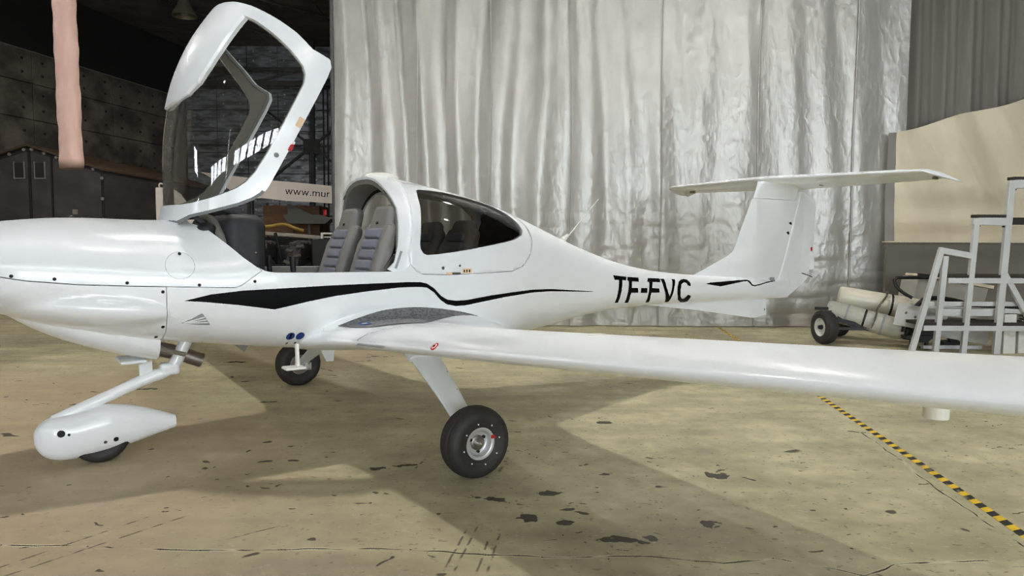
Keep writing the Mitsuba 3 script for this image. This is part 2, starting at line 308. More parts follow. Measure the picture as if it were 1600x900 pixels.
def sheet(x0, x1, z0, z1, f, dx=.02, dz=.03, y0=0., thick=.006, ztop=None):
    nx, nz = int((x1 - x0) / dx) + 2, int((z1 - z0) / dz) + 2
    X, Z = np.meshgrid(np.linspace(x0, x1, nx), np.linspace(z0, z1, nz))
    if ztop is not None: Z = z0 + (Z - z0) / (z1 - z0) * (ztop(X) - z0)
    Y = y0 + f(X, Z); v = np.stack([X, Y, Z], -1).reshape(-1, 3)
    i, j = np.meshgrid(np.arange(nz - 1), np.arange(nx - 1), indexing='ij'); a = i * nx + j
    q = np.stack([a, a + 1, a + nx + 1, a + nx], -1).reshape(-1, 4); F = np.vstack([q[:, [0, 1, 2]], q[:, [0, 2, 3]]])
    return trimesh.Trimesh(v, F, process=False)
for k in range(len(SEAMS) - 1):
    a, b = SEAMS[k], SEAMS[k + 1] + (.05 if k < len(SEAMS) - 2 else 0)
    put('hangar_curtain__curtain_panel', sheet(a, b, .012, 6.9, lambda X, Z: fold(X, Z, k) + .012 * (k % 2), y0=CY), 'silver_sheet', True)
    if k:
        zz = np.linspace(.03, 6.9, 160); xx = np.full(160, a) + .012 * np.sin(zz * 1.7 + k)
        put('hangar_curtain__seam', tube(np.stack([xx, CY - .022 + fold(xx, zz, k), zz], 1), .011, 6), 'silver_sheet')
tag('hangar_curtain', 'tall crinkled silver curtain hanging to the floor behind the aircraft', 'curtain')
mat('curtain_rail', srgb(90, 90, 88), .5, metal=.5)
put('hangar_curtain__rail', bar([-2.7, CY, 6.93], [5.95, CY, 6.93], .08, .06), 'curtain_rail', False)
put('hangar_curtain__edge_pole', tube([[-2.68, CY + .03, 0.01], [-2.69, CY + .03, 3.4], [-2.69, CY + .03, 6.9]], .03, 8), 'curtain_rail')

mat('drape_cloth', proc(lambda p, n, uv: mix(srgb(112, 108, 99), srgb(150, 146, 135), fbm(p.x * 9, p.z * .5, 3, 3))), .75)
put('grey_drape', sheet(5.72, 11, .02, 6.9, lambda X, Z: .05 * np.sin(X * 15 + .6 * np.sin(Z)) + .03 * np.sin(X * 31 + Z * .4) + .06 * (meshkit.fbm(np.stack([X * 2, Z * .3, 0 * X], -1), 3) - .5), .02, .06, y0=11.1), 'drape_cloth', True,
    label='tall dark grey drape with vertical folds above the cream tarpaulin', cat='drape')
mat('cream_tarp', proc(lambda p, n, uv: mix(srgb(212, 198, 168), srgb(238, 226, 198), .5 * fbm(p.x * 1.5, p.z * 1.5, 3, 3) + .5 * fbm(p.x * 6 + p.z * 3, p.z * 1.0, 8, 3))), .6,
    bump=proc(lambda p, n, uv: fbm(p.x * 4 + 2 * p.z, p.z * 1.5, 5, 3), eps=4e-3), bscale=.03)
put('cream_tarpaulin__sheet', sheet(5.66, 11, 1.29, 3.0, lambda X, Z: .035 * np.sin((X + .45 * Z) * 7) * np.clip((Z - 1.2) / 1.5, 0, 1) + .06 * (meshkit.fbm(np.stack([X * 1.6 + Z, Z, 0 * X + 2], -1), 3) - .5), .025, .025, y0=10.62,
    ztop=lambda X: 2.92 + .262 * (X - 5.68) + .02 * np.sin(X * 5)), 'cream_tarp', True)
put('cream_tarpaulin__silver_edge', sheet(5.53, 5.70, 1.29, 2.9, lambda X, Z: .02 * np.sin(Z * 4) + (X - 5.6) * .3, .02, .03, y0=10.6), 'silver_sheet', True)
tag('cream_tarpaulin', 'cream tarpaulin with a sagging top edge above the grey board', 'tarpaulin')
mat('board_paint', proc(lambda p, n, uv: mix(srgb(104, 99, 88), srgb(122, 117, 105), fbm(p.x * 1.2, p.z * 1.2, 3, 3))), .6)
put('grey_board__panel', box(5.50, 11, 10.44, 10.5, .0, 1.29), 'board_paint', False)
put('grey_board__top_lip', box(5.49, 11, 10.40, 10.56, 1.29, 1.305), 'cream_tarp', False)
tag('grey_board', 'long low grey partition board standing on the floor below the cream tarpaulin', 'board')

# ------------------------------------------------------------------ floor tape
t0_, t1_ = np.array([3.11, 10.53]), np.array([2.12, 2.0]); TD = (t1_ - t0_) / np.linalg.norm(t1_ - t0_); TN = np.array([-TD[1], TD[0]])
def hazard(p, n, uv):
    s = (p.x - t0_[0]) * TD[0] + (p.y - t0_[1]) * TD[1]; w = (p.x - t0_[0]) * TN[0] + (p.y - t0_[1]) * TN[1]
    f = (s + .55 * w) / .108; f = f - dr.floor(f)
    worn = smoothstep(.62, .75, fbm(p.x * 30, p.y * 30, 3, 3))
    return mix(mix(srgb(226, 186, 40), srgb(34, 32, 30), smoothstep(.49, .51, f) - smoothstep(.985, 1.0, f)), srgb(150, 140, 112), .5 * worn)
mat('hazard_tape', proc(hazard), .5)
tp = sheet(0, 1, 0, 1, lambda X, Z: 0 * X, .9, .01); S = np.linspace(0, np.linalg.norm(t1_ - t0_), 90)
tp = trimesh.util.concatenate([trimesh.creation.box(extents=[.048, S[1] * 1.02, .0016], transform=trimesh.transformations.rotation_matrix(math.atan2(TD[1], TD[0]) - math.pi / 2, [0, 0, 1])).apply_translation([*(t0_ + TD * s + TN * .003 * math.sin(s * 2.2)), .0012]) for s in S])
put('hazard_tape_strip', tp, 'hazard_tape', False, label='yellow and black hazard tape laid in a line across the concrete floor', cat='tape')

# ------------------------------------------------------------------ tent, hanging sleeve and the clutter in the dark corner
mat('tent_canvas', proc(lambda p, n, uv: mix(srgb(52, 49, 48), srgb(78, 74, 72), fbm(p.x * 2 + p.z, p.y * 2, p.z * 3, 4))), .6, bump=proc(lambda p, n, uv: fbm(p.x * 2.5 + 2 * p.z, p.y * 2.5, p.z * 2.5, 3), eps=5e-3), bscale=.06)
mat('tent_roof_canvas', proc(lambda p, n, uv: mix(srgb(62, 47, 34), srgb(84, 66, 48), fbm(p.x * 2, p.y * 2, p.z * 3, 3))), .7)
TX0, TX1, TAP, TEV, TZ = -10.86, -8.02, -9.44, 2.63, 3.08
prof = [(TX0, 0), (TX1, 0), (TX1, TEV), (TAP, TZ), (TX0, TEV)]
tent = prism(prof, 14.0, 19.6)
for q in ((TX1, 14.0, 19.6),):
    pass
def slab(pts, th, nrm):
    a = np.asarray(pts, float); return trimesh.convex.convex_hull(np.vstack([a, a + np.asarray(nrm) * th]))
def canvas(x0, x1, y, sgn): return None
put('tent__front_wall', slab([(x, 14.0, z) for x, z in prof], .03, (0, 1, 0)), 'tent_canvas', False)
put('tent__side_wall', slab([(TX1, 14, 0), (TX1, 19.6, 0), (TX1, 19.6, TEV), (TX1, 14, TEV)], .03, (-1, 0, 0)), 'tent_canvas', False)
put('tent__roof_sheet', slab([(TAP, 13.9, TZ + .02), (TAP, 19.7, TZ + .02), (TX1 + .05, 19.7, TEV), (TX1 + .05, 13.9, TEV)], .04, (0, 0, 1)), 'tent_roof_canvas', False)
put('tent__roof_sheet', slab([(TAP, 13.9, TZ + .02), (TAP, 19.7, TZ + .02), (TX0 - .05, 19.7, TEV), (TX0 - .05, 13.9, TEV)], .04, (0, 0, 1)), 'tent_roof_canvas', False)
mat('tent_trim', srgb(30, 28, 28), .6)
mat('pale_trim', srgb(132, 126, 118), .6)
for a, b in (((TAP, TZ - .03), (TX1, TEV - .03)), ((TAP, TZ - .03), (TX0, TEV - .03)), ((TX1, TEV - .03), (TX1, .02)), ((TAP, TZ - .03), (TAP, .02))):
    put('tent__seam_strip', bar([a[0], 13.985, a[1]], [b[0], 13.985, b[1]], .05, .012, up=(0, 1, 0)), 'tent_trim', False)
for (a, b), n in ((((TAP, TZ - .02), (TX1, TEV - .02)), 6), (((TAP, TZ - .02), (TX0, TEV - .02)), 5), (((TX1, TEV - .02), (TX1, .6)), 5)):
    for k in range(n):
        f = (k + .3) / n; put('tent__eyelet', lathe([[0, 0], [.035, 0], [.03, .02], [0, .025]], 10).apply_transform(np.diag([1, -1, 1, 1])).apply_translation([a[0] + f * (b[0] - a[0]), 13.975, a[1] + f * (b[1] - a[1])]), 'pale_trim', False)
mat('tent_window_sheet', srgb(44, 42, 42), .4)
for x in (-9.74, -9.34):
    w = put('tent__window', box(x + .015, x + .205, 13.975, 13.99, 2.5, 2.78), 'tent_window_sheet', False)
    for bx in (box(x, x + .02, 13.965, 13.99, 2.48, 2.8), box(x + .20, x + .22, 13.965, 13.99, 2.48, 2.8), box(x, x + .22, 13.965, 13.99, 2.47, 2.49)):
        put(w + '__border', bx, 'pale_trim', False)
put('tent__flap', box(-9.02, -8.99, 13.97, 13.99, .02, 2.9), 'tent_trim', False)
put('tent__patch', box(-8.62, -8.52, 13.975, 13.99, 1.78, 1.88), 'pale_trim', False)
tag('tent', 'large dark grey canvas tent with a pitched roof and two small windows', 'tent')

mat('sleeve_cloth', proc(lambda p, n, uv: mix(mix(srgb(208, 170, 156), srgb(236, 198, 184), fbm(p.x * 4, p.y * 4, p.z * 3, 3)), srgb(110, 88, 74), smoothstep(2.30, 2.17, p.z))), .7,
    bump=proc(lambda p, n, uv: fbm(p.x * 6 + p.z * 3, p.y * 6, p.z * 9 - 4 * p.x, 3), eps=3e-3), bscale=.035)
zz = np.linspace(2.17, HEIGHT, 150); aa = np.arange(32) * np.pi / 16; R = []
for z in zz:
    w = .135 + .006 * math.sin(z * 9) + .004 * math.sin(z * 23); cx = -5.54 - .012 * (z - 2.17)
    dv = 1 + .05 * meshkit.fbm(np.stack([np.cos(aa) * 1.3, np.sin(aa) * 1.3, np.full(32, z * 5)], -1), 3)
    R.append(np.stack([cx + w * np.cos(aa) * dv, 9.0 + .105 * np.sin(aa) * dv, np.full(32, z) + .01 * np.cos(aa)], 1))
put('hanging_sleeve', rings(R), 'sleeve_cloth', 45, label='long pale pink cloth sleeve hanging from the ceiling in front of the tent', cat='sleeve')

mat('banner_white', srgb(232, 220, 206), .6)
bn = Polygon([(-5.30, 2.10), (-4.9, 2.115), (-4.4, 2.06), (-3.9, 2.04), (-3.2, 1.99), (-2.6, 1.95), (-2.6, 2.28), (-3.3, 2.335), (-4.2, 2.42), (-4.9, 2.475), (-5.6, 2.56), (-6.1, 2.62), (-5.75, 2.42)])
put('lettered_banner__board', prism(bn, 14.0, 14.05), 'banner_white', False)
tx = meshkit.text_mesh('www.mur', .105, .003); tx.apply_scale([1.34, 1.15, 1]); tx = to_xz(tx, 13.999); tx.apply_transform(trimesh.transformations.rotation_matrix(math.radians(4.2), [0, 1, 0])); tx.apply_translation([-4.46, 0, 2.20])
put('lettered_banner__lettering', tx, 'black_vinyl', False, label='black web address lettering beginning www.mu')
tag('lettered_banner', 'long white banner with a black web address behind the raised canopy', 'banner')
put('lettered_banner__bracket', bar([-5.2, 14.08, 0], [-5.2, 14.08, 2.4], .06), 'truss_steel', False)
put('lettered_banner__bracket', bar([-3.0, 14.08, 0], [-3.0, 14.08, 2.3], .06), 'truss_steel', False)
# white trailer rack behind the nose: a post, a gusset and a deck
put('white_rack__post', box(-6.50, -6.37, 13.0, 13.1, 0, 2.24, .01), 'banner_white', False)
put('white_rack__hook', tube(smoothpath([(-6.44, 13.05, 2.24), (-6.45, 13.05, 2.29), (-6.42, 13.05, 2.315), (-6.38, 13.05, 2.30)], 12), .015, 8), 'banner_white')
put('white_rack__gusset', prism([(-6.16, 1.7), (-5.75, 1.7), (-6.05, 2.12), (-6.16, 2.2)], 13.0, 13.05), 'banner_white', False)
put('white_rack__deck', box(-6.50, -4.9, 13.0, 13.6, 1.52, 1.66, .01), 'banner_white', False)
put('white_rack__leg', box(-5.05, -4.95, 13.4, 13.5, 0, 1.54), 'banner_white', False)
tag('white_rack', 'white painted rack with an upright post behind the engine cowling', 'rack')

mat('plywood', proc(lambda p, n, uv: mix(srgb(84, 56, 30), srgb(124, 86, 48), fbm(p.x * 3, p.y * 3, p.z * 14, 3))), .6)
mat('machine_dark', srgb(30, 31, 30), .5)
mat('olive_grey', srgb(84, 84, 76), .6)
mat('beam_metal', srgb(176, 164, 146), .4, metal=.3)
put('plywood_crate__side', box(-5.1, -3.98, 14.6, 14.64, 1.42, 2.0), 'plywood', False)
put('plywood_crate__side', box(-3.99, -3.95, 14.6, 15.3, 1.42, 2.0), 'plywood', False)
put('plywood_crate__base', box(-5.1, -3.95, 14.6, 15.3, 1.38, 1.43), 'plywood', False)
put('plywood_crate__batten', box(-4.55, -4.48, 14.57, 14.6, 1.42, 2.0), 'plywood', False)
tag('plywood_crate', 'brown plywood crate on the workshop rack seen through the cockpit', 'crate')
for z in (1.36, 0.5):
    put('workshop_rack__shelf', box(-5.3, -3.0, 14.5, 15.4, z - .04, z), 'truss_steel', False)
for x, y in ((-5.3, 14.5), (-3.02, 14.5), (-5.3, 15.36), (-3.02, 15.36)):
    put('workshop_rack__upright', box(x, x + .04, y, y + .04, 0, 2.1), 'truss_steel', False)
tag('workshop_rack', 'dark steel workshop rack behind the cockpit carrying a plywood crate', 'rack')
put('bare_beam', bar([-5.02, 13.8, 1.445], [-3.70, 13.8, 1.345], .13, .07, bev=.01), 'beam_metal', False, label='pale bare metal beam lying across the machinery seen through the cockpit', cat='beam')
put('bare_beam__trestle', box(-4.85, -4.8, 13.77, 13.83, 0, 1.4), 'truss_steel', False); put('bare_beam__trestle', box(-3.85, -3.8, 13.77, 13.83, 0, 1.32), 'truss_steel', False)
put('glider_cradle__tray', prism([(-4.45, 1.62), (-3.72, 1.62), (-3.6, 1.72), (-3.85, 1.80), (-4.55, 1.80)], 14.15, 14.5), 'olive_grey', False)
put('glider_cradle__fin', prism([(-4.5, 1.80), (-4.0, 1.80), (-4.1, 1.84), (-4.48, 2.02), (-4.52, 2.0)], 14.3, 14.34), 'olive_grey', False)
put('glider_cradle__post', box(-4.1, -4.05, 14.3, 14.35, 0, 1.65), 'olive_grey', False)
tag('glider_cradle', 'olive grey shell with a pointed fin seen through the open cockpit', 'cradle')
# field machine with lugged tyres
def lug_tyre(holder, c, r, w):
    t = lathe([[r * .55, -w / 2], [r * .9, -w / 2], [r, -w * .38], [r, w * .38], [r * .9, w / 2], [r * .55, w / 2], [r * .55, -w / 2]], 32, 'x')
    k = put(holder + '__tyre', moved(t, c), 'rubber', 30)
    for s in (-1, 1):
        for i in range(16):
            a = (i + (.5 if s > 0 else 0)) * np.pi / 8; b = bar([s * .02, 0, r + .01], [s * w * .5, .05, r - .005], .055, .05)
            b.apply_transform(trimesh.transformations.rotation_matrix(a, [1, 0, 0])); put(k + '__lug', moved(b, c), 'dusty_rubber', False)
    put(holder + '__hub', moved(lathe([[0, -w * .4], [r * .55, -w * .4], [r * .5, w * .42], [0, w * .42]], 20, 'x'), c), 'olive_grey', 30)

for c in ((-3.86, 13.0, .64), (-4.52, 13.0, .64)): lug_tyre('field_machine', c, .62, .28)
put('field_machine__chassis', box(-4.36, -4.03, 12.7, 13.55, .5, .85, .02), 'machine_dark', False)
put('field_machine__engine_cover', rbox(-4.36, -4.03, 13.1, 13.42, .82, 1.20, .05), 'machine_dark', 30)
put('field_machine__toolbox', rbox(-3.62, -3.05, 12.8, 13.3, .55, 1.32, .03), 'machine_dark', 30)
put('field_machine__axle', bar([-4.6, 13.0, .64], [-3.85, 13.0, .64], .1), 'machine_dark', False)
put('field_machine__steering_post', tube([(-4.2, 13.0, .8), (-4.25, 12.9, 1.25), (-4.28, 12.85, 1.42)], .03, 8), 'machine_dark')
tag('field_machine', 'dark field machine with lugged tyres seen through the open cockpit', 'machine')
put('white_bracket', cat_(box(-3.46, -3.14, 12.85, 12.9, 1.40, 1.43), box(-3.46, -3.42, 12.85, 12.9, 1.323, 1.43), box(-3.18, -3.14, 12.85, 12.9, 1.323, 1.43), box(-3.4, -3.2, 12.85, 12.9, 1.34, 1.36)), 'white_plastic', False,
    label='small white bracket on top of the black toolbox behind the cockpit', cat='bracket')
mat('yellow_cable', srgb(176, 140, 60), .6)
put('cable_bundle', tube(smoothpath([(-5.0, 13.8, 1.54), (-4.7, 13.8, 1.56), (-4.45, 13.8, 1.60), (-4.2, 13.82, 1.52), (-4.05, 13.83, 1.475)], 30), .03, 8), 'yellow_cable', 45, label='yellowish bundle of hose lying on the rack by the plywood crate', cat='hose')
mat('orange_red', srgb(206, 74, 44), .5)
put('orange_tool', rbox(-3.6, -3.25, 14.2, 14.26, 1.84, 1.90, .02), 'orange_red', 30, label='small orange tool hanging at the edge of the silver curtain', cat='tool')
put('orange_tool__shaft', tube([(-3.43, 14.24, 0), (-3.42, 14.24, 1.0), (-3.42, 14.24, 1.88)], .02, 8), 'black_plastic')

# ------------------------------------------------------------------ gas-cylinder trolley, tote and step platform at the right
mat('cylinder_cream', proc(lambda p, n, uv: mix(srgb(206, 200, 178), srgb(228, 222, 200), fbm(p.x * 5, p.y * 5, p.z * 5, 3))), .4, coat=.4)
mat('cylinder_grey', proc(lambda p, n, uv: mix(srgb(168, 164, 148), srgb(198, 194, 178), fbm(p.x * 6, p.y * 6, p.z * 6, 3))), .45, coat=.3)
mat('black_steel', srgb(24, 24, 24), .5)
mat('white_sheet', proc(lambda p, n, uv: mix(srgb(216, 214, 206), srgb(176, 170, 156), smoothstep(.55, .8, fbm(p.x * 5, p.y * 5, p.z * 8, 4)))), .45)
def align(m, p, q):
    d = np.asarray(q, float) - p; d /= np.linalg.norm(d); M = trimesh.geometry.align_vectors([0, 0, 1], d); M[:3, 3] = p; m.apply_transform(M); return m
def gas_cylinder(p, q, r, m, label, strap):
    L = np.linalg.norm(np.subtract(q, p)); a = np.linspace(0, np.pi / 2, 8)
    pr = [[0, 0], [r * .85, 0], [r * .97, .02], [r, .05]] + [[.035 + (r - .035) * math.cos(t), L - .13 + .13 * math.sin(t)] for t in a] + [[.035, L + .02], [.03, L + .05], [0, L + .05]]
    k = put('gas_cylinder__body' if 'gas_cylinder__body' not in scene else 'gas_cylinder_001__body', align(lathe(pr, 40, None), p, q), m, 40); h = k.split('__')[0]
    for s in strap: put(h + '__strap', align(lathe([[r, s - .012], [r + .006, s - .012], [r + .006, s + .012], [r, s + .012], [r, s - .012]], 40, None), p, q), 'grey_vent' if s != strap[-1] else 'black_steel', 30)
    put(h + '__valve', align(lathe([[0, L + .04], [.018, L + .04], [.018, L + .1], [0, L + .1]], 12, None), p, q), 'steel', 30)
    tag(h, label, 'gas cylinder', 'gas cylinders lashed on the trolley'); return h
gas_cylinder([4.30, 9.32, .58], [5.36, 8.95, .40], .135, 'cylinder_cream', 'cream gas cylinder lying at the back of the trolley, the higher of the two', [.62])
gas_cylinder([4.06, 9.12, .42], [4.90, 8.66, .185], .13, 'cylinder_grey', 'greyish gas cylinder with dark straps lying at the front of the trolley', [.24, .66, .45])
def link(c, ax, n):
    a = np.arange(13) * np.pi / 6; P = np.stack([.022 * np.cos(a), 0 * a, .012 * np.sin(a)], 1); m = tube(P, .0045, 6)
    m.apply_transform(trimesh.transformations.rotation_matrix(n * 1.4, [1, 0, 0])); M = trimesh.geometry.align_vectors([1, 0, 0], ax); M[:3, 3] = c; m.apply_transform(M); return m
cp = smoothpath([(4.88, 9.25, .625), (4.82, 9.09, .645), (4.74, 8.98, .585), (4.64, 8.93, .485), (4.59, 8.90, .435), (4.52, 8.76, .395), (4.46, 8.70, .31), (4.43, 8.70, .21)], 34)
for i in range(33): put('lashing_chain__chain_link', link((cp[i] + cp[i + 1]) / 2, cp[i + 1] - cp[i], i), 'steel_dark', 40)
tag('lashing_chain', 'dark chain lashed across the two gas cylinders on the trolley', 'chain')
def wheel_small(h, c, r, w, yaw):
    M = trimesh.transformations.rotation_matrix(yaw, [0, 0, 1]); M[:3, 3] = c
    def g(m): m.apply_transform(M); return m
    tw = g(lathe([[r * .55, -w / 2], [r * .8, -w * .55], [r * .96, -w * .42], [r, -w * .2], [r * .985, 0], [r, w * .2], [r * .96, w * .42], [r * .8, w * .55], [r * .55, w / 2], [r * .55, -w / 2]], 40))
    tw.vertices[:, 2] = np.maximum(tw.vertices[:, 2], .002)
    k = put(h + '__wheel', tw, 'rubber', 30)
    put(k + '__rim', g(lathe([[0, -w * .15], [r * .2, -w * .3], [r * .45, -w * .2], [r * .52, -w * .45], [r * .56, -w * .45], [r * .56, w * .4], [0, w * .4]], 32)), 'white_sheet', 30)
    put(k + '__hub', g(lathe([[0, -w * .6], [r * .12, -w * .55], [r * .14, -w * .15], [0, -w * .1]], 16)), 'black_steel', 30)
wheel_small('cylinder_trolley', [3.95, 8.92, .215], .213, .14, -1.38)
wheel_small('cylinder_trolley', [4.45, 9.66, .215], .213, .14, -1.38 + np.pi)
put('cylinder_trolley__axle', bar([3.97, 8.94, .215], [4.45, 9.66, .215], .05), 'black_steel', False)
for a, b, w in (([3.86, 8.99, .445], [4.02, 9.0, .445], .035), ([4.04, 8.98, .42], [4.08, 9.0, .22], .03), ([4.02, 8.98, .33], [5.05, 8.60, .10], .05), ([4.35, 9.45, .40], [5.3, 9.05, .2], .05), ([4.1, 8.93, .20], [4.78, 8.75, .20], .035), ([4.12, 8.95, .34], [4.35, 8.88, .2], .03),
                ([4.75, 8.70, .17], [5.2, 9.1, .17], .05), ([4.3, 9.0, .28], [4.6, 9.35, .28], .04)):
    put('cylinder_trolley__frame_bar', bar(a, b, w), 'black_steel', False)
put('cylinder_trolley__handle', tube(smoothpath([(4.75, 8.56, .20), (4.95, 8.56, .57), (5.02, 8.56, .61), (5.09, 8.57, .613), (5.5, 8.6, .55)], 30), .028, 10), 'black_steel')
put('cylinder_trolley__handle', tube(smoothpath([(4.95, 8.75, .6), (4.80, 8.9, .82), (4.84, 8.9, .845), (5.3, 8.9, .845)], 20), .02, 8), 'black_steel')
put('cylinder_trolley__jockey_stand', cat_(bar([4.82, 8.5, 0], [4.82, 8.5, .2], .035), bar([5.0, 8.5, 0], [5.0, 8.5, .2], .035), box(4.72, 5.08, 8.44, 8.56, .13, .17)), 'black_steel', False)
put('cylinder_trolley__running_gear', cat_(moved(lathe([[0, -.05], [.12, -.05], [.12, .05], [0, .05]], 20), [4.95, 8.52, .2]), rbox(4.78, 5.05, 8.56, 8.8, .1, .26, .03)), 'black_steel', 30)
tag('cylinder_trolley', 'black two-wheeled trolley carrying two gas cylinders by the silver curtain', 'trolley')
pl_ = trimesh.creation.box(extents=[.62, .012, .27]); holes = [m3.Manifold.cylinder(.1, .017, .017, 20).transform([[1, 0, 0, x], [0, 0, -1, .05], [0, 1, 0, z]]) for x, z in ((-.19, .03), (-.07, .0), (-.27, .1), (.25, -.1))]
pm = man(pl_)
for h_ in holes[:2]: pm = pm - h_
pm = tm(pm); pm.apply_transform(trimesh.transformations.rotation_matrix(math.radians(11), [0, 1, 0])); pm.apply_translation([4.92, 8.50, .375])
put('pale_side_plate', pm, 'white_sheet', False, label='pale drilled metal plate leaning on the front of the trolley', cat='plate')
for x0, x1, z0, z1, a, lab in ((4.95, 5.95, .36, .50, 3, 'upper white sheet panel lying behind the step platform'), (4.88, 5.75, .10, .30, 10, 'lower white sheet panel lying behind the step platform')):
    b = box(-(x1 - x0) / 2, (x1 - x0) / 2, -.01, .01, -(z1 - z0) / 2, (z1 - z0) / 2, .004); b.apply_transform(trimesh.transformations.rotation_matrix(math.radians(a), [0, 1, 0])); b.apply_translation([(x0 + x1) / 2 + .12, 8.68, (z0 + z1) / 2])
    put('white_sheet_metal', b, 'white_sheet', False, label=lab, cat='panel')
put('v_stand', cat_(bar([5.20, 8.74, .44], [5.46, 8.74, .06], .05), bar([5.76, 8.74, .44], [5.48, 8.74, .06], .05), bar([5.14, 8.74, .45], [5.84, 8.74, .45], .04), box(5.34, 5.6, 8.7, 8.9, .0, .06)), 'black_steel', False, label='black V-shaped stand holding the white panels', cat='stand')
scene['tote_plastic'] = {'type': 'twosided', 'bsdf': {'type': 'principled', 'base_color': rgb(*srgb(172, 168, 156)), 'roughness': .3, 'specular': .5}}
tote = prism([(5.38, .44), (6.33, .44), (6.39, .675), (5.45, .83)], 9.5, 9.9) - prism([(5.40, .46), (6.31, .46), (6.36, .685), (5.47, .85)], 9.52, 9.88)
put('plastic_tote__tub', tote, 'tote_plastic', False)
put('plastic_tote__lid', prism([(5.50, .835), (6.44, .672), (6.445, .715), (5.51, .867)], 9.47, 9.93), 'cream_tarp', False, label='cream sloping lid')
put('plastic_tote__rim', prism([(5.43, .83), (5.6, .815), (5.6, .86), (5.43, .875)], 9.45, 9.5), 'black_steel', False)
tag('plastic_tote', 'greyish plastic tote with a sloping cream lid behind the step platform', 'tote')
put('tote_bench__top', box(5.4, 7.0, 9.5, 9.95, .40, .44), 'black_steel', False)
for x in (5.45, 6.9): put('tote_bench__leg', box(x, x + .05, 9.85, 9.9, 0, .40), 'black_steel', False)
tag('tote_bench', 'low black bench carrying the plastic tote', 'bench')

mat('aluminium', proc(lambda p, n, uv: mix((.52, .52, .50), (.70, .70, .67), fbm(p.x * 6, p.y * 6, p.z * 3, 3))), .45, metal=.25)
mat('tread', srgb(52, 48, 42), .85)
sp = 'step_platform'
SY, SB = 8.15, 8.45
def post(x0, x1, z, y=SY, w=.062): put(sp + '__post', bar([x0, y, 0], [x1, y, z], w, .05, up=(0, 1, 0), bev=.004), 'aluminium', False)
for y in (SY,):
    post(4.90, 4.97, 1.13, y); post(5.22, 5.31, 1.55, y); post(5.60, 5.69, 1.98, y, .075)
    put(sp + '__inclined_leg', bar([4.62, y, 0], [4.92, y, 1.20], .062, .05, up=(0, 1, 0), bev=.004), 'aluminium', False)
    put(sp + '__foot', box(4.52, 4.68, y - .03, y + .03, 0, .03), 'aluminium', False)
    put(sp + '__rail', bar([4.89, y - .003, 1.20], [5.28, y - .003, 1.13], .07, .045, up=(0, 1, 0), bev=.004), 'aluminium', False)
    put(sp + '__rail', bar([5.26, y - .002, 1.525], [5.68, y - .002, 1.515], .075, .05, up=(0, 1, 0), bev=.004), 'aluminium', False)
    put(sp + '__rail', bar([5.66, y - .002, 1.95], [7.2, y - .002, 1.93], .09, .05, up=(0, 1, 0), bev=.004), 'aluminium', False)
    put(sp + '__brace', bar([5.66, y - .003, .92], [6.0, y - .003, .35], .06, .04, up=(0, 1, 0)), 'aluminium', False)
for x0, x1, z in ((4.72, 7.2, .33), (4.98, 7.2, .88), (5.30, 5.66, 1.57), (5.70, 7.2, 2.00)):
    k = put(sp + '__tread', box(x0, x1, SY - .02, SB + .02 if z < 1 else SY + .10, z, z + .035, .006), 'tread', False)
    put(k + '__tread_nosing', box(x0 + .02, x1, SY - .03, SY + .02, z - .06, z), 'aluminium', False)
put(sp + '__tread', box(5.7, 7.2, SB - .1, SB + .02, 1.50, 1.58), 'tread', False)
for x in (6.5, 7.17): put(sp + '__post', bar([x, SB, 0], [x, SB, 1.98], .062, .05, up=(0, 1, 0), bev=.004), 'aluminium', False)
for z, h_, x0 in ((.575, .05, 4.78), (.475, .08, 4.98)):
    put(sp + '__cross_rail', box(x0, 6.05 if h_ < .06 else 5.66, SY + .06, SY + .1, z - h_ / 2, z + h_ / 2), 'aluminium', False)
put(sp + '__cross_rail', box(4.9, 5.6, SY + .24, SY + .29, .02, .06), 'aluminium', False)
put(sp + '__inner_column', box(5.70, 5.84, SY + .02, SY + .12, 0, .46, .004), 'white_sheet', False)
put(sp + '__inner_column', box(5.90, 6.04, SY + .06, SY + .12, 0, .30, .004), 'white_sheet', False)
put(sp + '__inner_column', box(6.06, 6.10, SY + .02, SY + .08, 0, .47, .004), 'white_sheet', False)
put(sp + '__spring', tube(np.stack([5.96 + .03 * np.cos(np.linspace(0, 40, 160)), SY + .1 + .03 * np.sin(np.linspace(0, 40, 160)), np.linspace(.29, .50, 160)], 1), .008, 6), 'steel_dark')
put(sp + '__top_bracket', bar([5.70, SY + .06, .50], [6.1, SY + .06, .48], .06, .05), 'aluminium', False)
for x, z in ((5.34, 1.475), (5.62, 1.47), (5.73, 1.89)): put(sp + '__bolt', moved(lathe([[0, 0], [.014, 0], [.014, .02], [0, .02]], 10, None), [x, SY, z - .01]), 'black_steel', False)
tag(sp, 'tall bare aluminium step platform with dark treads at the right', 'step platform')
#END_BACK

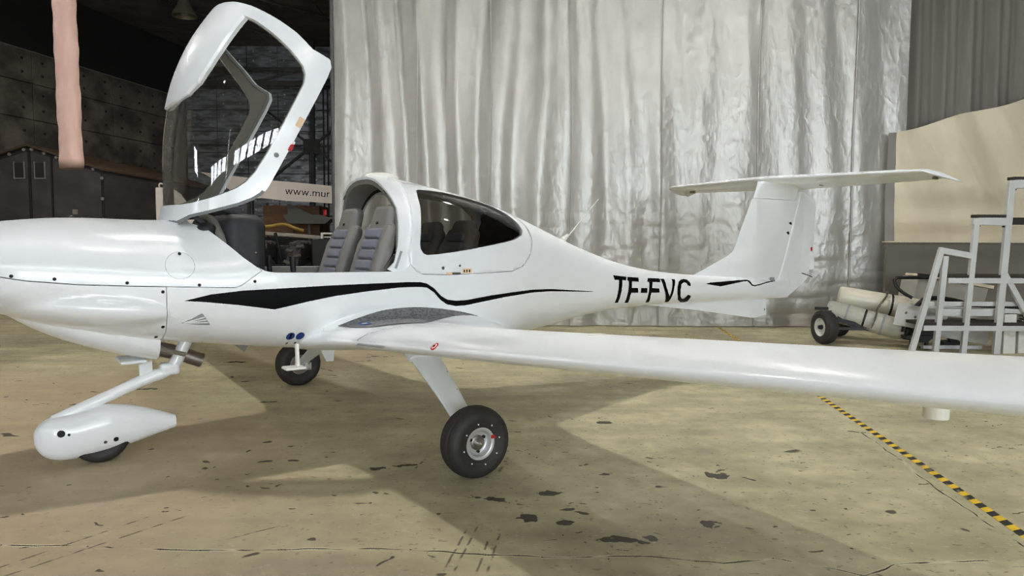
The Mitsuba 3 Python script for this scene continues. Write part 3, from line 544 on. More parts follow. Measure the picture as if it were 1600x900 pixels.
# ------------------------------------------------------------------ the aircraft: its loft
ST = np.array([
# x     top   bottom half  z of max width, exponents
[-2.42,1.245,.985,.150,1.11,2.0,2.0],[-2.37,1.300,.955,.270,1.11,2.1,2.1],[-2.25,1.342,.920,.370,1.10,2.2,2.2],[-2.07,1.370,.870,.440,1.08,2.3,2.3],[-1.75,1.396,.765,.505,1.05,2.4,2.5],
[-1.36,1.388,.685,.550,1.02,2.4,2.8],[-1.15,1.396,.660,.570,1.01,2.3,2.9],[-0.90,1.525,.625,.590,1.00,2.2,3.0],[-0.65,1.640,.592,.605,1.00,2.2,3.0],[-0.35,1.722,.562,.612,1.00,2.3,3.0],
[-0.10,1.742,.547,.612,1.00,2.4,3.0],[0.15,1.716,.537,.605,1.00,2.5,3.0],[0.40,1.676,.530,.590,1.00,2.5,3.0],[0.68,1.626,.530,.560,.99,2.4,2.9],[1.00,1.552,.535,.500,.98,2.3,2.7],
[1.27,1.464,.550,.430,.97,2.2,2.6],[1.55,1.362,.580,.355,.95,2.1,2.5],[1.80,1.268,.617,.298,.93,2.1,2.4],[2.10,1.170,.655,.250,.915,2.1,2.3],[2.40,1.087,.680,.220,.90,2.1,2.3],
[2.87,1.004,.692,.185,.87,2.2,2.3],[3.40,.957,.686,.155,.85,2.3,2.3],[4.00,.925,.677,.122,.82,2.4,2.3],[4.60,.890,.670,.080,.80,2.4,2.3],[4.95,.870,.668,.045,.79,2.4,2.3]])
XD = np.arange(-2.42, 4.9501, .005)
def faired(c):                                  # the stations' curve, faired so that reflections run smoothly over it
    v = PchipInterpolator(ST[:, 0], c)(XD); sg = np.clip((XD + 2.42) * .35, .004, .09); k = np.exp(-.5 * ((XD[:, None] - XD[None]) / sg[:, None]) ** 2)
    sl0, sl1 = 0, 0; w = k.sum(1); return PchipInterpolator(XD, (k @ v) / w) if True else None
FN = [PchipInterpolator(ST[:, 0], ST[:, k]) for k in range(1, 7)]
FN = [faired(ST[:, k]) for k in range(1, 7)]
def bulge(x, z):                                # the cheek on the side of the lower cowling
    r = ((x + 1.70) / .37) ** 2 + ((z - .875) / np.where(z > .875, .095, .075)) ** 2
    return .066 * np.clip(1 - r, 0, 1) ** np.where(z > .875, .8, .6)
def halfw(x, z, off=0.):
    zt, zb, w, zc, nu, nl = [f(x) for f in FN]; zt = zt - off; zb = zb + off; w = w - off
    u = z >= zc; t = np.where(u, (z - zc) / (zt - zc), (zc - z) / (zc - zb)); n = np.where(u, nu, nl)
    return w * np.maximum(1 - np.clip(t, 0, 1) ** n, 0) ** (1 / n) + bulge(x, z) * (off == 0)
def ring(x, n, off=0.):
    zt, zb, w, zc, nu, nl = [float(f(x)) for f in FN]; zt -= off; zb += off; w -= off
    a = (np.arange(n) + .0) * 2 * np.pi / n; s, c = np.sin(a), np.cos(a); nn = np.where(c >= 0, nu, nl)
    z = zc + np.where(c >= 0, zt - zc, zc - zb) * np.sign(c) * np.abs(c) ** (2 / nn)
    y = -np.sign(s) * w * np.abs(s) ** (2 / nn)
    if off == 0: y = y - np.sign(s) * bulge(np.full(n, x), z)
    return np.stack([np.full(n, x), y, z], 1)
def loft(x0, x1, off=0., n=128, dx=.025): return man(rings([ring(x, n, off) for x in np.linspace(x0, x1, int((x1 - x0) / dx) + 2)]))
def decal(poly, lift=.0018, side=-1, edge=.025, off=0.):
    P = poly if isinstance(poly, Polygon) else Polygon(poly)
    out = []
    for g in getattr(P.buffer(0), 'geoms', [P.buffer(0)]):
        v, f = trimesh.creation.triangulate_polygon(g.segmentize(edge), engine='earcut')
        v, f = trimesh.remesh.subdivide_to_size(np.c_[v, 0 * v[:, 0]], f, edge)
        t = trimesh.Trimesh(np.stack([v[:, 0], side * (halfw(v[:, 0], v[:, 1], off) + lift), v[:, 1]], 1), f, process=False); t.merge_vertices()
        if (t.face_normals[:, 1].mean() * side) < 0: t.invert()
        out.append(t)
    return trimesh.util.concatenate(out)
def disc(x, z, r, n=20): return Polygon([(x + r * math.cos(a), z + r * math.sin(a)) for a in np.arange(n) * 2 * np.pi / n])
def smooth_poly(pts, r): return Polygon(pts).buffer(-r).buffer(2 * r).buffer(-r)

OPEN = [(-1.161,1.373),(-1.116,1.338),(-1.057,1.276),(-.958,1.176),(-.895,1.125),(-.844,1.097),(-.792,1.087),(-.534,1.082),(-.169,1.079),(-.09,1.093),(-.04,1.137),(-.007,1.238),(.016,1.38),(.027,1.484),(.012,1.56),(-.002,1.61),(-.01,1.66),(-.012,1.70)]
SEAM = [(.06,1.119),(.055,1.225),(.092,1.34),(.109,1.445),(.127,1.597),(.131,1.672),(.12,1.80)]
WIN = [(.223,1.612),(.247,1.621),(.356,1.621),(.484,1.615),(.70,1.588),(.915,1.542),(1.034,1.48),(1.1,1.412),(1.116,1.356),(1.088,1.32),(.989,1.287),(.884,1.268),(.709,1.242),(.551,1.219),(.405,1.2),(.269,1.186),(.19,1.181),(.161,1.19),(.141,1.22),(.139,1.253),(.162,1.364),(.192,1.492),(.203,1.563)]
DOOR = [(.063,1.119),(.099,1.077),(.146,1.056),(.341,1.047),(.665,1.051),(.911,1.056),(1.035,1.092),(1.129,1.175),(1.192,1.28),(1.20,1.38),(1.14,1.47),(1.03,1.535),(.90,1.585),(.70,1.625),(.48,1.652),(.30,1.665),(.142,1.668),(.127,1.597),(.109,1.445),(.092,1.34),(.06,1.225),(.052,1.176)]
win = smooth_poly(WIN, .012); door = smooth_poly(DOOR, .02)
canopy = Polygon([(-1.178, 1.60), (-1.178, 1.372)] + OPEN[1:9] + [(-.06, 1.079), (.02, 1.085), (.052, 1.108)] + SEAM + [(.12, 1.95), (-1.178, 1.95)]).buffer(0)
COWL_U = Polygon([(-2.6, 1.086), (-2.25, 1.086), (-2.074, 1.086), (-1.972, 1.066), (-1.759, 1.043), (-1.533, 1.03), (-1.354, 1.022), (-1.101, 1.01), (-1.009, 1.007), (-.975, 1.019), (-.862, 1.10), (-.895, 1.127), (-.958, 1.178), (-1.057, 1.278), (-1.116, 1.34), (-1.178, 1.374), (-1.178, 1.7), (-2.6, 1.7)])
COWL_L = Polygon([(-2.6, 1.086), (-2.074, 1.086), (-1.972, 1.066), (-1.759, 1.043), (-1.533, 1.03), (-1.354, 1.022), (-1.352, .877), (-1.347, .763), (-1.35, .721), (-1.36, .4), (-2.6, .4)])
gap = .0022
outer = loft(-2.42, 4.95); cavity = loft(-1.12, 1.62, .034, dx=.05)
front = outer ^ prism(box_ := Polygon([(-3, 0), (-.8, 0), (-.8, 2), (-3, 2)]), -2, 2)
CH = PchipInterpolator([-2.14, -2.06, -1.95, -1.73, -1.52, -1.352], np.arange(6)); CV = np.array([[.99, .925, .10], [.99, .865, .19], [.97, .79, .25], [.93, .68, .285], [.88, .605, .30], [.84, .562, .30]])
CS = [PchipInterpolator([-2.14, -2.06, -1.95, -1.73, -1.52, -1.352], CV[:, k]) for k in range(3)]
def chin_ring(x):
    zt, zb, w = [float(f(x)) for f in CS]; a = np.arange(72) * np.pi / 36; s, c = np.sin(a), np.cos(a)
    zm = .5 * (zt + zb); return np.stack([x + .055 * np.clip((.72 - (zm + (zt - zm) * c)) / .16, 0, 1) * (x + 2.14) / -.79 * -.5, -w * np.sign(s) * np.abs(s) ** .7, zm + (zt - zm) * np.sign(c) * np.abs(c) ** .85], 1)
chin = man(rings([chin_ring(x) for x in np.linspace(-2.14, -1.356, 40)]))
LAB = 'white low-wing light aircraft with raised canopy and black side stripe, parked on concrete'
tag('aircraft', LAB, 'aircraft')
cowl_u = front ^ prism(COWL_U.buffer(-gap), -2, 2)
cowl_l = (front + chin) ^ prism(COWL_L.buffer(-gap), -2, 2)
solid_cut = outer - prism(COWL_U.union(COWL_L).buffer(.001), -2, 2)
shell = solid_cut - cavity - prism(canopy, -2, 2)
winp = prism(win, -2, 2)
door_m = (shell ^ prism(door.buffer(-gap), -2, -.03)) - winp
body = shell - prism(door, -2, -.03) - winp
ac('cowling_upper', cowl_u, 'paint', 35, label='upper engine cowling panel')
ac('cowling_lower', cowl_l, 'paint', 35, label='lower engine cowling with a bulged cheek')
ac('fuselage', body, 'paint', 35)
dk = ac('rear_door', door_m, 'paint', 35, label='white rear cabin door with a dark window')
# glass is one sheet each, its rim held inside the frames
def sheet_on_loft(region, x0, x1, off, sides=(-1, 1), nx=140, n=256):
    X = np.linspace(x0, x1, nx); V = np.stack([ring(x, n, off) for x in X]).reshape(-1, 3); inside = shapely.contains_xy(region, V[:, 0], V[:, 2])
    i, j = np.meshgrid(np.arange(nx - 1), np.arange(n), indexing='ij'); j2 = (j + 1) % n
    q = np.stack([i * n + j, (i + 1) * n + j, (i + 1) * n + j2, i * n + j2], -1).reshape(-1, 4); q = q[inside[q].all(1)]
    y = V[q].mean(1)[:, 1]; q = q[np.isin(np.sign(y), sides)]
    t = trimesh.Trimesh(V, np.vstack([q[:, [0, 1, 2]], q[:, [0, 2, 3]]]), process=False); t.remove_unreferenced_vertices(); return t
ac(dk.split('__')[1] + '__window_pane', sheet_on_loft(win.buffer(.014), .10, 1.16, .012, (-1,)), 'window_glass', True, label='dark tinted rear side window')
ac('rear_window', sheet_on_loft(win.buffer(.014), .10, 1.16, .012, (1,)), 'window_glass', True)
# roll bar and sill step that the closed canopy sits on
roll = (loft(-.35, .3, .020, dx=.03) - loft(-.36, .31, .036, dx=.03)) ^ prism(Polygon([(-.02, 1.06), (.10, 1.06), (.14, 1.34), (.16, 1.8), (-.012, 1.8)] + OPEN[::-1][0:9] + [(-.06, 1.08)]).buffer(0), -2, 2)
ac('roll_bar', roll, 'paint', 35, label='white roll-bar frame behind the cockpit opening')
rl = (loft(-.35, .3, .0362, dx=.03) - loft(-.36, .31, .067, dx=.03)) ^ prism(Polygon([(-.0, 1.10), (.10, 1.06), (.14, 1.34), (.16, 1.8), (-.010, 1.8)] + [(x + .002, z) for x, z in OPEN[::-1][0:7]]).buffer(0), -2, 2)
ac('roll_bar__lining', rl, 'trim_grey', 35, label='grey lining inside the roll-bar frame')
# raised canopy
HX, HZ, HA = -1.215, 1.290, math.radians(62.5)
CM = np.eye(4); CM[0, 0] = CM[2, 2] = math.cos(HA); CM[0, 2], CM[2, 0] = -math.sin(HA), math.sin(HA); CM[:3, 3] = [HX - math.cos(HA) * HX + math.sin(HA) * HZ, 0, HZ - math.sin(HA) * HX - math.cos(HA) * HZ]
def raised(m): m = tm(m).copy(); m.apply_transform(CM); return m
can_shell = (loft(-1.22, .22, 0., dx=.02) - loft(-1.23, .23, .026, dx=.02)) ^ prism(canopy.buffer(-.003).union(shapely.affinity.translate(canopy.buffer(-.003), .004, -.018)), -2, 2)
HOLE = [(-1.06,2.0),(-1.08,1.43),(-1.062,1.39),(-1.033,1.353),(-.972,1.293),(-.923,1.252),(-.868,1.211),(-.813,1.185),(-.738,1.168),(-.601,1.16),(-.406,1.159),(-.243,1.16),(-.149,1.162),(-.10,1.178),(-.06,1.213),(-.017,1.306),(.019,1.413),(.049,1.527),(.056,1.6),(.05,1.66),(.05,2.0)]
hole = smooth_poly(HOLE, .02)
rh = [(.06, .415), (-.065, .403), (-.184, .387), (-.30, .365), (-.40, .335), (-.476, .275), (-.52, .18), (-.538, .09)]; roof_xy = rh + [(-.545, 0)] + [(x, -y) for x, y in rh[::-1]]
roof = m3.CrossSection([np.array(roof_xy + [(.3, -.5), (.3, .5)])], m3.FillRule.EvenOdd).extrude(1.0).translate([0, 0, 1.30])
CF = canopy.buffer(-.003).union(shapely.affinity.translate(canopy.buffer(-.003), .004, -.018)); edge = CF.difference(CF.buffer(-.017)).intersection(shapely.box(-1.165, 0, -.815, 1.39)).buffer(0)
frame = (can_shell - prism(hole, -2, 2)) + (can_shell ^ roof)
rimm = frame ^ prism(edge, -2, 2); frame = frame - prism(edge, -2, 2)
ac('canopy_frame', raised(frame), 'paint', 35, label='white frame and roof of the raised canopy')
mat('seal_grey', srgb(120, 122, 122), .7)
for a_, b_ in ((-2, 0), (0, 2)): ac('canopy_frame__rim_seal', raised(rimm ^ prism(shapely.box(-2, 0, 1, 2), a_, b_)), 'seal_grey', 35, label='grey rubber strip along the front edge')
ac('canopy_glass', raised(sheet_on_loft(canopy.buffer(-.012), -1.2, .14, .013, nx=160)), 'canopy_glass', True, label='clear curved canopy transparency')
lip = (loft(-1.22, .2, .026, dx=.02) - loft(-1.23, .21, .044, dx=.02)) ^ prism(canopy.buffer(-.01), -2, 2)
lip = lip - prism(canopy.buffer(-.028).union(Polygon([(-1.2, 1.55), (.2, 1.55), (.2, 2), (-1.2, 2)])), -2, 2)
inner = ((loft(-1.22, .22, .0265, dx=.02) - loft(-1.23, .23, .031, dx=.02)) ^ prism(canopy.buffer(-.006), -2, 2)) - prism(hole.buffer(-.003), -2, 2)
ac('canopy_frame__lining', raised(inner), 'trim_grey', 35, label='grey inner lining of the canopy frame')
ac('canopy_frame__seal', raised(lip), 'seal_grey', 35, label='grey rubber seal')
def on_canopy(poly, lift=.002, **k): return raised(decal(poly, lift, **k))
# placard and latch on the raised canopy's sill
ac('canopy_frame__placard', on_canopy(Polygon([(-.395, 1.068), (-.335, 1.068), (-.335, 1.102), (-.395, 1.102)])), 'placard', False, label='orange bordered placard')
ac('canopy_frame__latch', raised(box(-.545, -.505, -.635, -.605, 1.058, 1.076, .004)), 'red_vinyl', False, label='dark red latch handle')
ac('canopy_frame__latch_button', raised(box(-.503, -.485, -.635, -.605, 1.06, 1.074, .004)), 'white_plastic', False)
ac('canopy_frame__warning_disc', on_canopy(disc(-.60, 1.115, .014)), 'seam_grey', False)
# interior of the raised canopy: sun visor clip seen through the glass
for s in (-1, 1):
    ac('canopy_stay', bar([-1.10, s * .30, 1.36], raised(trimesh.Trimesh([[-1.07, s * .29, 1.365]], np.zeros((0, 3), int), process=False)).vertices[0], .018, .024), 'black_plastic', False)
for y in (-.13, .13): ac('canopy_hinge', box(-1.13, -1.09, y - .03, y + .03, 1.31, 1.36), 'black_plastic', False)

# ------------------------------------------------------------------ markings and small fittings on the port side
STR = [(-1.27,.943),(-1.135,.974),(-.969,.99),(-.686,.998),(-.5,1.004),(-.241,1.008),(.041,1.01),(.132,1.007),(.177,.997),(.232,.964),(.288,.91),(.338,.884),(.404,.873),(.489,.873),(.705,.895),(.905,.907),(1.126,.916),(1.346,.91),(1.63,.887),(1.887,.864),
       (1.888,.861),(1.347,.893),(1.127,.895),(.864,.879),(.633,.855),(.492,.838),(.406,.837),(.331,.854),(.28,.887),(.232,.937),(.177,.971),(.116,.977),(-.018,.978),(-.241,.961),(-.439,.941),(-.6,.915),(-.798,.876),(-1.003,.911),(-1.167,.933)]
ac('side_stripe', decal(STR), 'black_vinyl', True, label='black swept stripe along the side')
TST = [(3.438,.875),(3.518,.884),(3.956,.892),(4.148,.894),(4.183,.885),(4.211,.843),(4.255,.834),(4.34,.842),(4.50,.862),(4.66,.871),(4.656,.863),(4.5,.852),(4.337,.831),(4.254,.823),(4.201,.831),(4.149,.878),(4.081,.88),(3.664,.843)]
def tail_decal(poly):
    t = decal(poly, 0.); v = t.vertices; v[:, 1] = -np.maximum(-v[:, 1], fin_half(v[:, 0], v[:, 2])) - .003; return t
GL = {'T': [(2.154,.991),(2.327,.972),(2.311,.942),(2.265,.947),(2.259,.878),(2.253,.811),(2.256,.748),(2.212,.75),(2.213,.819),(2.218,.88),(2.222,.949),(2.166,.952)],
 'F': [(2.34,.971),(2.486,.961),(2.479,.926),(2.389,.931),(2.387,.873),(2.468,.87),(2.48,.828),(2.387,.832),(2.385,.799),(2.395,.74),(2.347,.743),(2.342,.807),(2.347,.869),(2.35,.932),(2.331,.942)],
 '-': [(2.512,.868),(2.595,.865),(2.6,.821),(2.514,.825)],
 'F2': [(2.618,.954),(2.779,.944),(2.777,.911),(2.665,.917),(2.659,.863),(2.755,.855),(2.772,.816),(2.657,.821),(2.657,.791),(2.685,.728),(2.636,.731),(2.622,.792),(2.621,.859),(2.621,.919),(2.596,.924)],
 'V': [(2.786,.943),(2.838,.94),(2.857,.867),(2.895,.807),(2.927,.775),(2.936,.835),(2.952,.934),(2.997,.93),(2.968,.857),(2.959,.774),(2.965,.716),(2.917,.718),(2.873,.771),(2.822,.857)],
 'C': [(3.208,.879),(3.203,.861),(3.165,.868),(3.15,.893),(3.112,.9),(3.073,.883),(3.061,.83),(3.081,.772),(3.118,.744),(3.151,.742),(3.173,.76),(3.183,.78),(3.236,.765),(3.24,.736),(3.245,.708),(3.222,.699),(3.152,.706),(3.071,.737),(3.023,.801),(3.016,.862),(3.04,.908),(3.087,.926),(3.133,.93),(3.174,.922),(3.198,.901)]}
ac('registration_lettering', cat_(*[decal(g, .0022) for g in GL.values()]), 'black_vinyl', True, label='slanted black registration letters TF-FVC')
for x, z in [(-2.03, 1.09), (-1.853, 1.073), (-1.537, 1.047), (-1.193, 1.027), (-.905, 1.04), (-1.372, .995), (-1.366, .80), (-1.385, .733), (-1.28, 1.197)]:
    ac('cowl_fastener', decal(disc(x, z, .0085, 14), .0025), 'hole', False)
ac('cowl_hatch', decal(disc(-1.283, 1.134, .073, 40).difference(disc(-1.283, 1.134, .0715, 40)), .0015), 'grey_vent', False, label='round hatch outline in the cowling')
vt = [(-1.28,.819),(-1.229,.842),(-1.184,.87),(-1.176,.867),(-1.136,.804),(-1.138,.799),(-1.2,.805)]
ac('side_vent', decal(vt, .0015), 'grey_vent', True, label='small grey triangular air vent')
for f in (.25, .5, .75):
    ac('side_vent__louvre', decal(LineString([(-1.27, .819), (-1.176 + .04 * f, .864 - .064 * f)]).buffer(.0035, cap_style=2), .004), 'paint', True)
ac('hull_vent', decal(disc(-.684, .703, .0245, 24)), 'blue_vinyl', False, label='round blue sticker with a dark centre')
ac('hull_vent', decal(disc(-.628, .701, .0245, 24)), 'blue_vinyl', False)
ac('hull_vent__mark', decal(Polygon([(-.688, .685), (-.681, .685), (-.677, .72), (-.69, .72)]), .003), 'black_vinyl', False)
for x in (-.683, -.637): ac('step_bolt', decal(disc(x, .652, .007, 10), .004), 'hole', False)
ac('boarding_step__bracket', decal(Polygon([(-.71, .645), (-.612, .645), (-.612, .662), (-.71, .662)]), .003), 'paint', False)
ac('boarding_step__strut', bar([-.655, -.535, .66], [-.655, -.545, .525], .034, .018, up=(1, 0, 0), bev=.004), 'white_plastic', False)
ac('boarding_step__foot_plate', tm(rbox(-.74, -.62, -.60, -.50, .512, .528, .007)), 'white_plastic', 30)
ac('belly_antenna', prism([(-.31, .56), (-.18, .56), (-.195, .425), (-.245, .425)], .095, .115), 'paint', False)
ac('belly_drain_fin', prism([(-.92, .64), (-.74, .64), (-.80, .54)], .09, .10), 'trim_grey', False)
# rear door furniture
ac('rear_door__lock', decal(disc(.302, 1.079 + .016, .011, 16), .004), 'steel_dark', False)
ac('rear_door__lock', decal(disc(.437, 1.108, .008, 16), .004), 'steel_dark', False)
ac('rear_door__handle', decal(Polygon([(.325, 1.05), (.44, 1.05), (.44, 1.064), (.325, 1.064)]), .006), 'steel', False, label='flush metal handle')
ac('rear_door__handle__tape', decal(Polygon([(.325, 1.049), (.37, 1.049), (.37, 1.066), (.325, 1.066)]), .008), 'placard', False)
ac('rear_door__placard', decal(Polygon([(.455, 1.056), (.535, 1.056), (.535, 1.088), (.455, 1.088)]), .003), 'placard', False, label='small orange placard')
ac('rear_door__placard__print', cat_(*[decal(Polygon([(x, 1.063), (x + .01, 1.063), (x + .01, 1.08), (x, 1.08)]), .0045) for x in (.467, .489, .511)]), 'black_vinyl', False)
ac('latch_plate', decal(Polygon([(-.045, 1.10), (-.027, 1.096), (.018, 1.205), (.002, 1.21)]), .0, off=.019), 'grey_vent', False, label='small grey latch plate')
# roof lamp
ac('roof_beacon', trimesh.creation.icosphere(3, 1.0).apply_transform(np.diag([.13, .12, .035, 1])).apply_translation([.13, 0, 1.72]), 'white_plastic', True)
ac('whip_antenna', tube([(1.80, 0, 1.27), (1.99, 0, 1.46), (2.19, 0, 1.65)], [.0055, .0045, .003], 8), 'white_plastic')
ac('whip_antenna__base', tube([(1.76, 0, 1.265), (1.80, 0, 1.295), (1.845, 0, 1.335)], [.034, .026, .010], 14), 'white_plastic')
ac('cowl_top_vent', tube([(-1.75, 0, 1.37), (-1.75, 0, 1.40), (-1.75, 0, 1.409)], [.018, .018, .01], 10), 'black_plastic')
ac('spinner', lathe([[0, -.30], [.04, -.29], [.09, -.24], [.125, -.16], [.145, -.05], [.15, 0], [0, 0]], 40, None).apply_transform(np.array([[0, 0, 1, -2.43], [0, 1, 0, 0], [-1, 0, 0, 1.11], [0, 0, 0, 1.]])), 'paint', 35)
mat('blade_grey', srgb(60, 60, 62), .5)
def blade(a):
    R = []
    for r, c, tw, th in ((.10, .05, 60, .05), (.2, .11, 48, .03), (.4, .135, 34, .02), (.65, .12, 24, .014), (.85, .08, 18, .01), (.92, .03, 17, .006)):
        t = np.arange(20) * np.pi / 10; q = np.stack([c / 2 * np.cos(t), th / 2 * np.sin(t)], 1); b = math.radians(tw)
        x = q[:, 0] * math.sin(b) + q[:, 1] * math.cos(b); s = q[:, 0] * math.cos(b) - q[:, 1] * math.sin(b)
        R.append(np.stack([-2.50 + x, r * math.cos(a) - s * math.sin(a), 1.11 + r * math.sin(a) + s * math.cos(a)], 1))
    return rings(R)
for a in (180, 300, 60): ac('propeller_blade', blade(math.radians(a)), 'blade_grey', 40)

# ------------------------------------------------------------------ wings
def airfoil(m=.035, p=.4, t=.15, n=36):
    x = .5 * (1 - np.cos(np.linspace(0, np.pi, n))); yt = 5 * t * (.2969 * np.sqrt(x) - .126 * x - .3516 * x ** 2 + .2843 * x ** 3 - .1015 * x ** 4) + .0012 * x
    yc = np.where(x < p, m / p ** 2 * (2 * p * x - x * x), m / (1 - p) ** 2 * (1 - 2 * p + 2 * p * x - x * x))
    return np.vstack([np.stack([x, yc + yt], 1)[::-1], np.stack([x, yc - yt], 1)[1:]])
def section(y, le, te, z, t, inc=3.0, m=.02, droop=None):
    a = airfoil(m, .4, t); c = te - le; X = a[:, 0] * c; Z = a[:, 1] * c
    if droop: X0 = droop[0] * c; Z = np.where(X > X0, Z - (X - X0) * droop[1], Z)
    i = math.radians(inc); return np.stack([le + X * math.cos(i) + Z * math.sin(i), np.full(len(a), y), z - X * math.sin(i) + Z * math.cos(i)], 1)
def wz(y): return .675 + .080 * (y - .6)
WS = [(.30,-.66,1.10,.115),(.42,-.62,1.06,.115),(.50,-.592,1.02,.115),(.56,-.572,.98,.115),(.63,-.552,.93,.113),(.70,-.535,.89,.112),(.80,-.515,.85,.11),(.95,-.498,.80,.11),(1.6,-.485,.72,.11),(2.6,-.468,.64,.11),(4.0,-.443,.53,.11),(5.2,-.42,.43,.11),(5.75,-.39,.37,.11),(5.92,-.30,.33,.10)]
def prism_xy(pts, z0, z1): 
    p = np.array(pts); a = .5 * np.sum(p[:, 0] * np.roll(p[:, 1], -1) - np.roll(p[:, 0], -1) * p[:, 1]); return m3.CrossSection([p if a > 0 else p[::-1]]).extrude(z1 - z0).translate([0, 0, z0])
for s in (-1, 1):
    yy = [w[0] for w in WS]; F = [PchipInterpolator(yy, [w[k] for w in WS]) for k in (1, 2, 3)]
    Y = np.r_[np.linspace(.30, 1.0, 24), np.linspace(1.1, 5.6, 26), np.linspace(5.66, 5.92, 8)]
    R = [section(s * y, float(F[0](y)), float(F[1](y)), wz(y) + (.10 * max(0, (y - 5.6)) ** 1.0 if y > 5.6 else 0), float(F[2](y))) for y in Y]
    wg = man(rings(R))
    def te(y): return float(F[1](y))
    def hinge(y, f=.74): return float(F[0](y)) + f * (te(y) - float(F[0](y)))
    fl = prism_xy([(hinge(1.05), s * 1.05), (hinge(3.2), s * 3.2), (2, s * 3.2), (2, s * 1.05)], 0, 2); al = prism_xy([(hinge(3.23), s * 3.23), (hinge(5.55), s * 5.55), (2, s * 5.55), (2, s * 3.23)], 0, 2)
    g = .004
    fi = prism_xy([(hinge(1.05) + g, s * (1.05 + g)), (hinge(3.2) + g, s * (3.2 - g)), (2, s * (3.2 - g)), (2, s * (1.05 + g))], 0, 2); ai = prism_xy([(hinge(3.23) + g, s * (3.23 + g)), (hinge(5.55) + g, s * (5.55 - g)), (2, s * (5.55 - g)), (2, s * (3.23 + g))], 0, 2)
    k = ac('wing', wg - fl - al, 'paint', 35).replace('aircraft__', '')
    ac(k + '__flap', wg ^ fi, 'paint', 35); ac(k + '__aileron', wg ^ ai, 'paint', 35)
    if s < 0: WPORT, PORTMESH = k, wg
# things lying on the port wing: found by dropping them onto the wing's own surface
wtri = tm(PORTMESH); wv = np.array(wtri.vertices)
def wing_top(x, y):
    f0, f1, ft = [float(f(-y)) for f in F]; S = section(y, f0, f1, wz(-y), ft); n = len(S) // 2 + 1; S = S[:n]; o = np.argsort(S[:, 0]); return np.interp(x, S[o, 0], S[o, 2])
def wing_low(x, y):
    f0, f1, ft = [float(f(-y)) for f in F]; S = section(y, f0, f1, wz(-y), ft); n = len(S) // 2; S = S[n:]; o = np.argsort(S[:, 0]); return np.interp(x, S[o, 0], S[o, 2])
def on_wing(poly, lift=.003, edge=.02):
    v, f = trimesh.creation.triangulate_polygon(Polygon(poly).segmentize(edge), engine='earcut'); v, f = trimesh.remesh.subdivide_to_size(np.c_[v, 0 * v[:, 0]], f, edge)
    z = np.array([max(wing_top(a, b), -1) for a, b in v[:, :2]]); t = trimesh.Trimesh(np.stack([v[:, 0], v[:, 1], z + lift], 1), f, process=False); t.merge_vertices()
    if t.face_normals[:, 2].mean() < 0: t.invert()
    return t
#END_WING
# walkway strip, root seam, stall strip and stall-warning ring
def fillet_curve(x, n=14, lift=0.):             # concave blend from the fuselage side down to the wing's upper skin
    e = math.sin(math.pi * np.clip((x + .50) / 1.48, 0, 1)) ** .5
    y0 = .60
    for _ in range(6): y0 = float(halfw(np.array(x), np.array(wing_top(x, -y0))))
    zt_ = wing_top(x, -y0); z1 = zt_ + .02 + .105 * e; p0 = np.array([-float(halfw(np.array(x), np.array(z1))) + .004, z1]); y2 = y0 + .03 + .19 * e; p2 = np.array([-y2, wing_top(x, -y2) + .001])
    p1 = np.array([-y0 - .012, zt_ + .012]); t = np.linspace(0, 1, n)[:, None]; c = (1 - t) ** 2 * p0 + 2 * t * (1 - t) * p1 + t * t * p2
    d = np.gradient(c, axis=0); d /= np.linalg.norm(d, axis=1, keepdims=True); nn = np.stack([d[:, 1], -d[:, 0]], 1); nn *= np.where(nn[:, 1:] < 0, -1, 1)
    c = c + nn * lift; return np.c_[np.full(n, x), c]
def strip_mesh(rows):
    v = np.vstack(rows); n = len(rows[0]); i, j = np.meshgrid(np.arange(len(rows) - 1), np.arange(n - 1), indexing='ij'); a = i * n + j; q = np.stack([a, a + 1, a + n + 1, a + n], -1).reshape(-1, 4); t = trimesh.Trimesh(v, np.vstack([q[:, [0, 1, 2]], q[:, [0, 2, 3]]]), process=False)
    if t.face_normals[:, 2].mean() < 0: t.invert()
    return t
XF = np.linspace(-.50, .97, 60); fil = strip_mesh([fillet_curve(x) for x in XF])
ac(WPORT + '__root_fillet', fil, 'paint', True); fs = fil.copy(); fs.apply_transform(np.diag([1, -1, 1, 1])); fs.invert(); ac(WPORT.replace('wing', 'wing') + '_001__root_fillet' if 'aircraft__wing_001__flap' in scene else WPORT + '__root_fillet', fs, 'paint', True)
def walk_rows(x0, x1, f0, f1, lift, n=30):
    out = []
    for x in np.linspace(x0, x1, n):
        c = fillet_curve(x, 60, lift); ext = np.linspace(0, .24, 61)[1:]; ye_ = c[-1, 1] - ext; c = np.vstack([c, np.stack([np.full(60, x), ye_, [wing_top(x, q) + lift + .001 for q in ye_]], 1)]); a, b = f0(x), f1(x); u = np.linspace(a, max(b, a + .004), 16) * 59; out.append(np.stack([np.interp(u, np.arange(120), c[:, k]) for k in range(3)], 1))
    return out
wf0 = PchipInterpolator([-.43, -.3, -.1, .2, .45, .62], [.62, .40, .20, .14, .14, .16]); wf1 = PchipInterpolator([-.43, -.36, -.29, -.2, -.1, .1, .3, .45, .62], [.66, 1.15, 1.55, 1.45, 1.25, .90, .52, .30, .17])
WK = ac(WPORT + '__walkway', strip_mesh(walk_rows(-.43, .62, wf0, wf1, .004, 44)), 'walkway', True, label='grey non-slip walkway strip at the wing root')
ac(WPORT + '__walkway__emblem', strip_mesh(walk_rows(-.33, -.26, lambda x: .88 - .16 * math.sqrt(max(1 - ((x + .295) / .035) ** 2, 0)), lambda x: .88 + .16 * math.sqrt(max(1 - ((x + .295) / .035) ** 2, 0)), .006, 14)), 'blue_vinyl', True, label='small blue oval emblem')
ac(WPORT + '__walkway__emblem_bar', strip_mesh(walk_rows(-.31, -.28, lambda x: .82, lambda x: .94, .008, 5)), 'grey_vent', True)
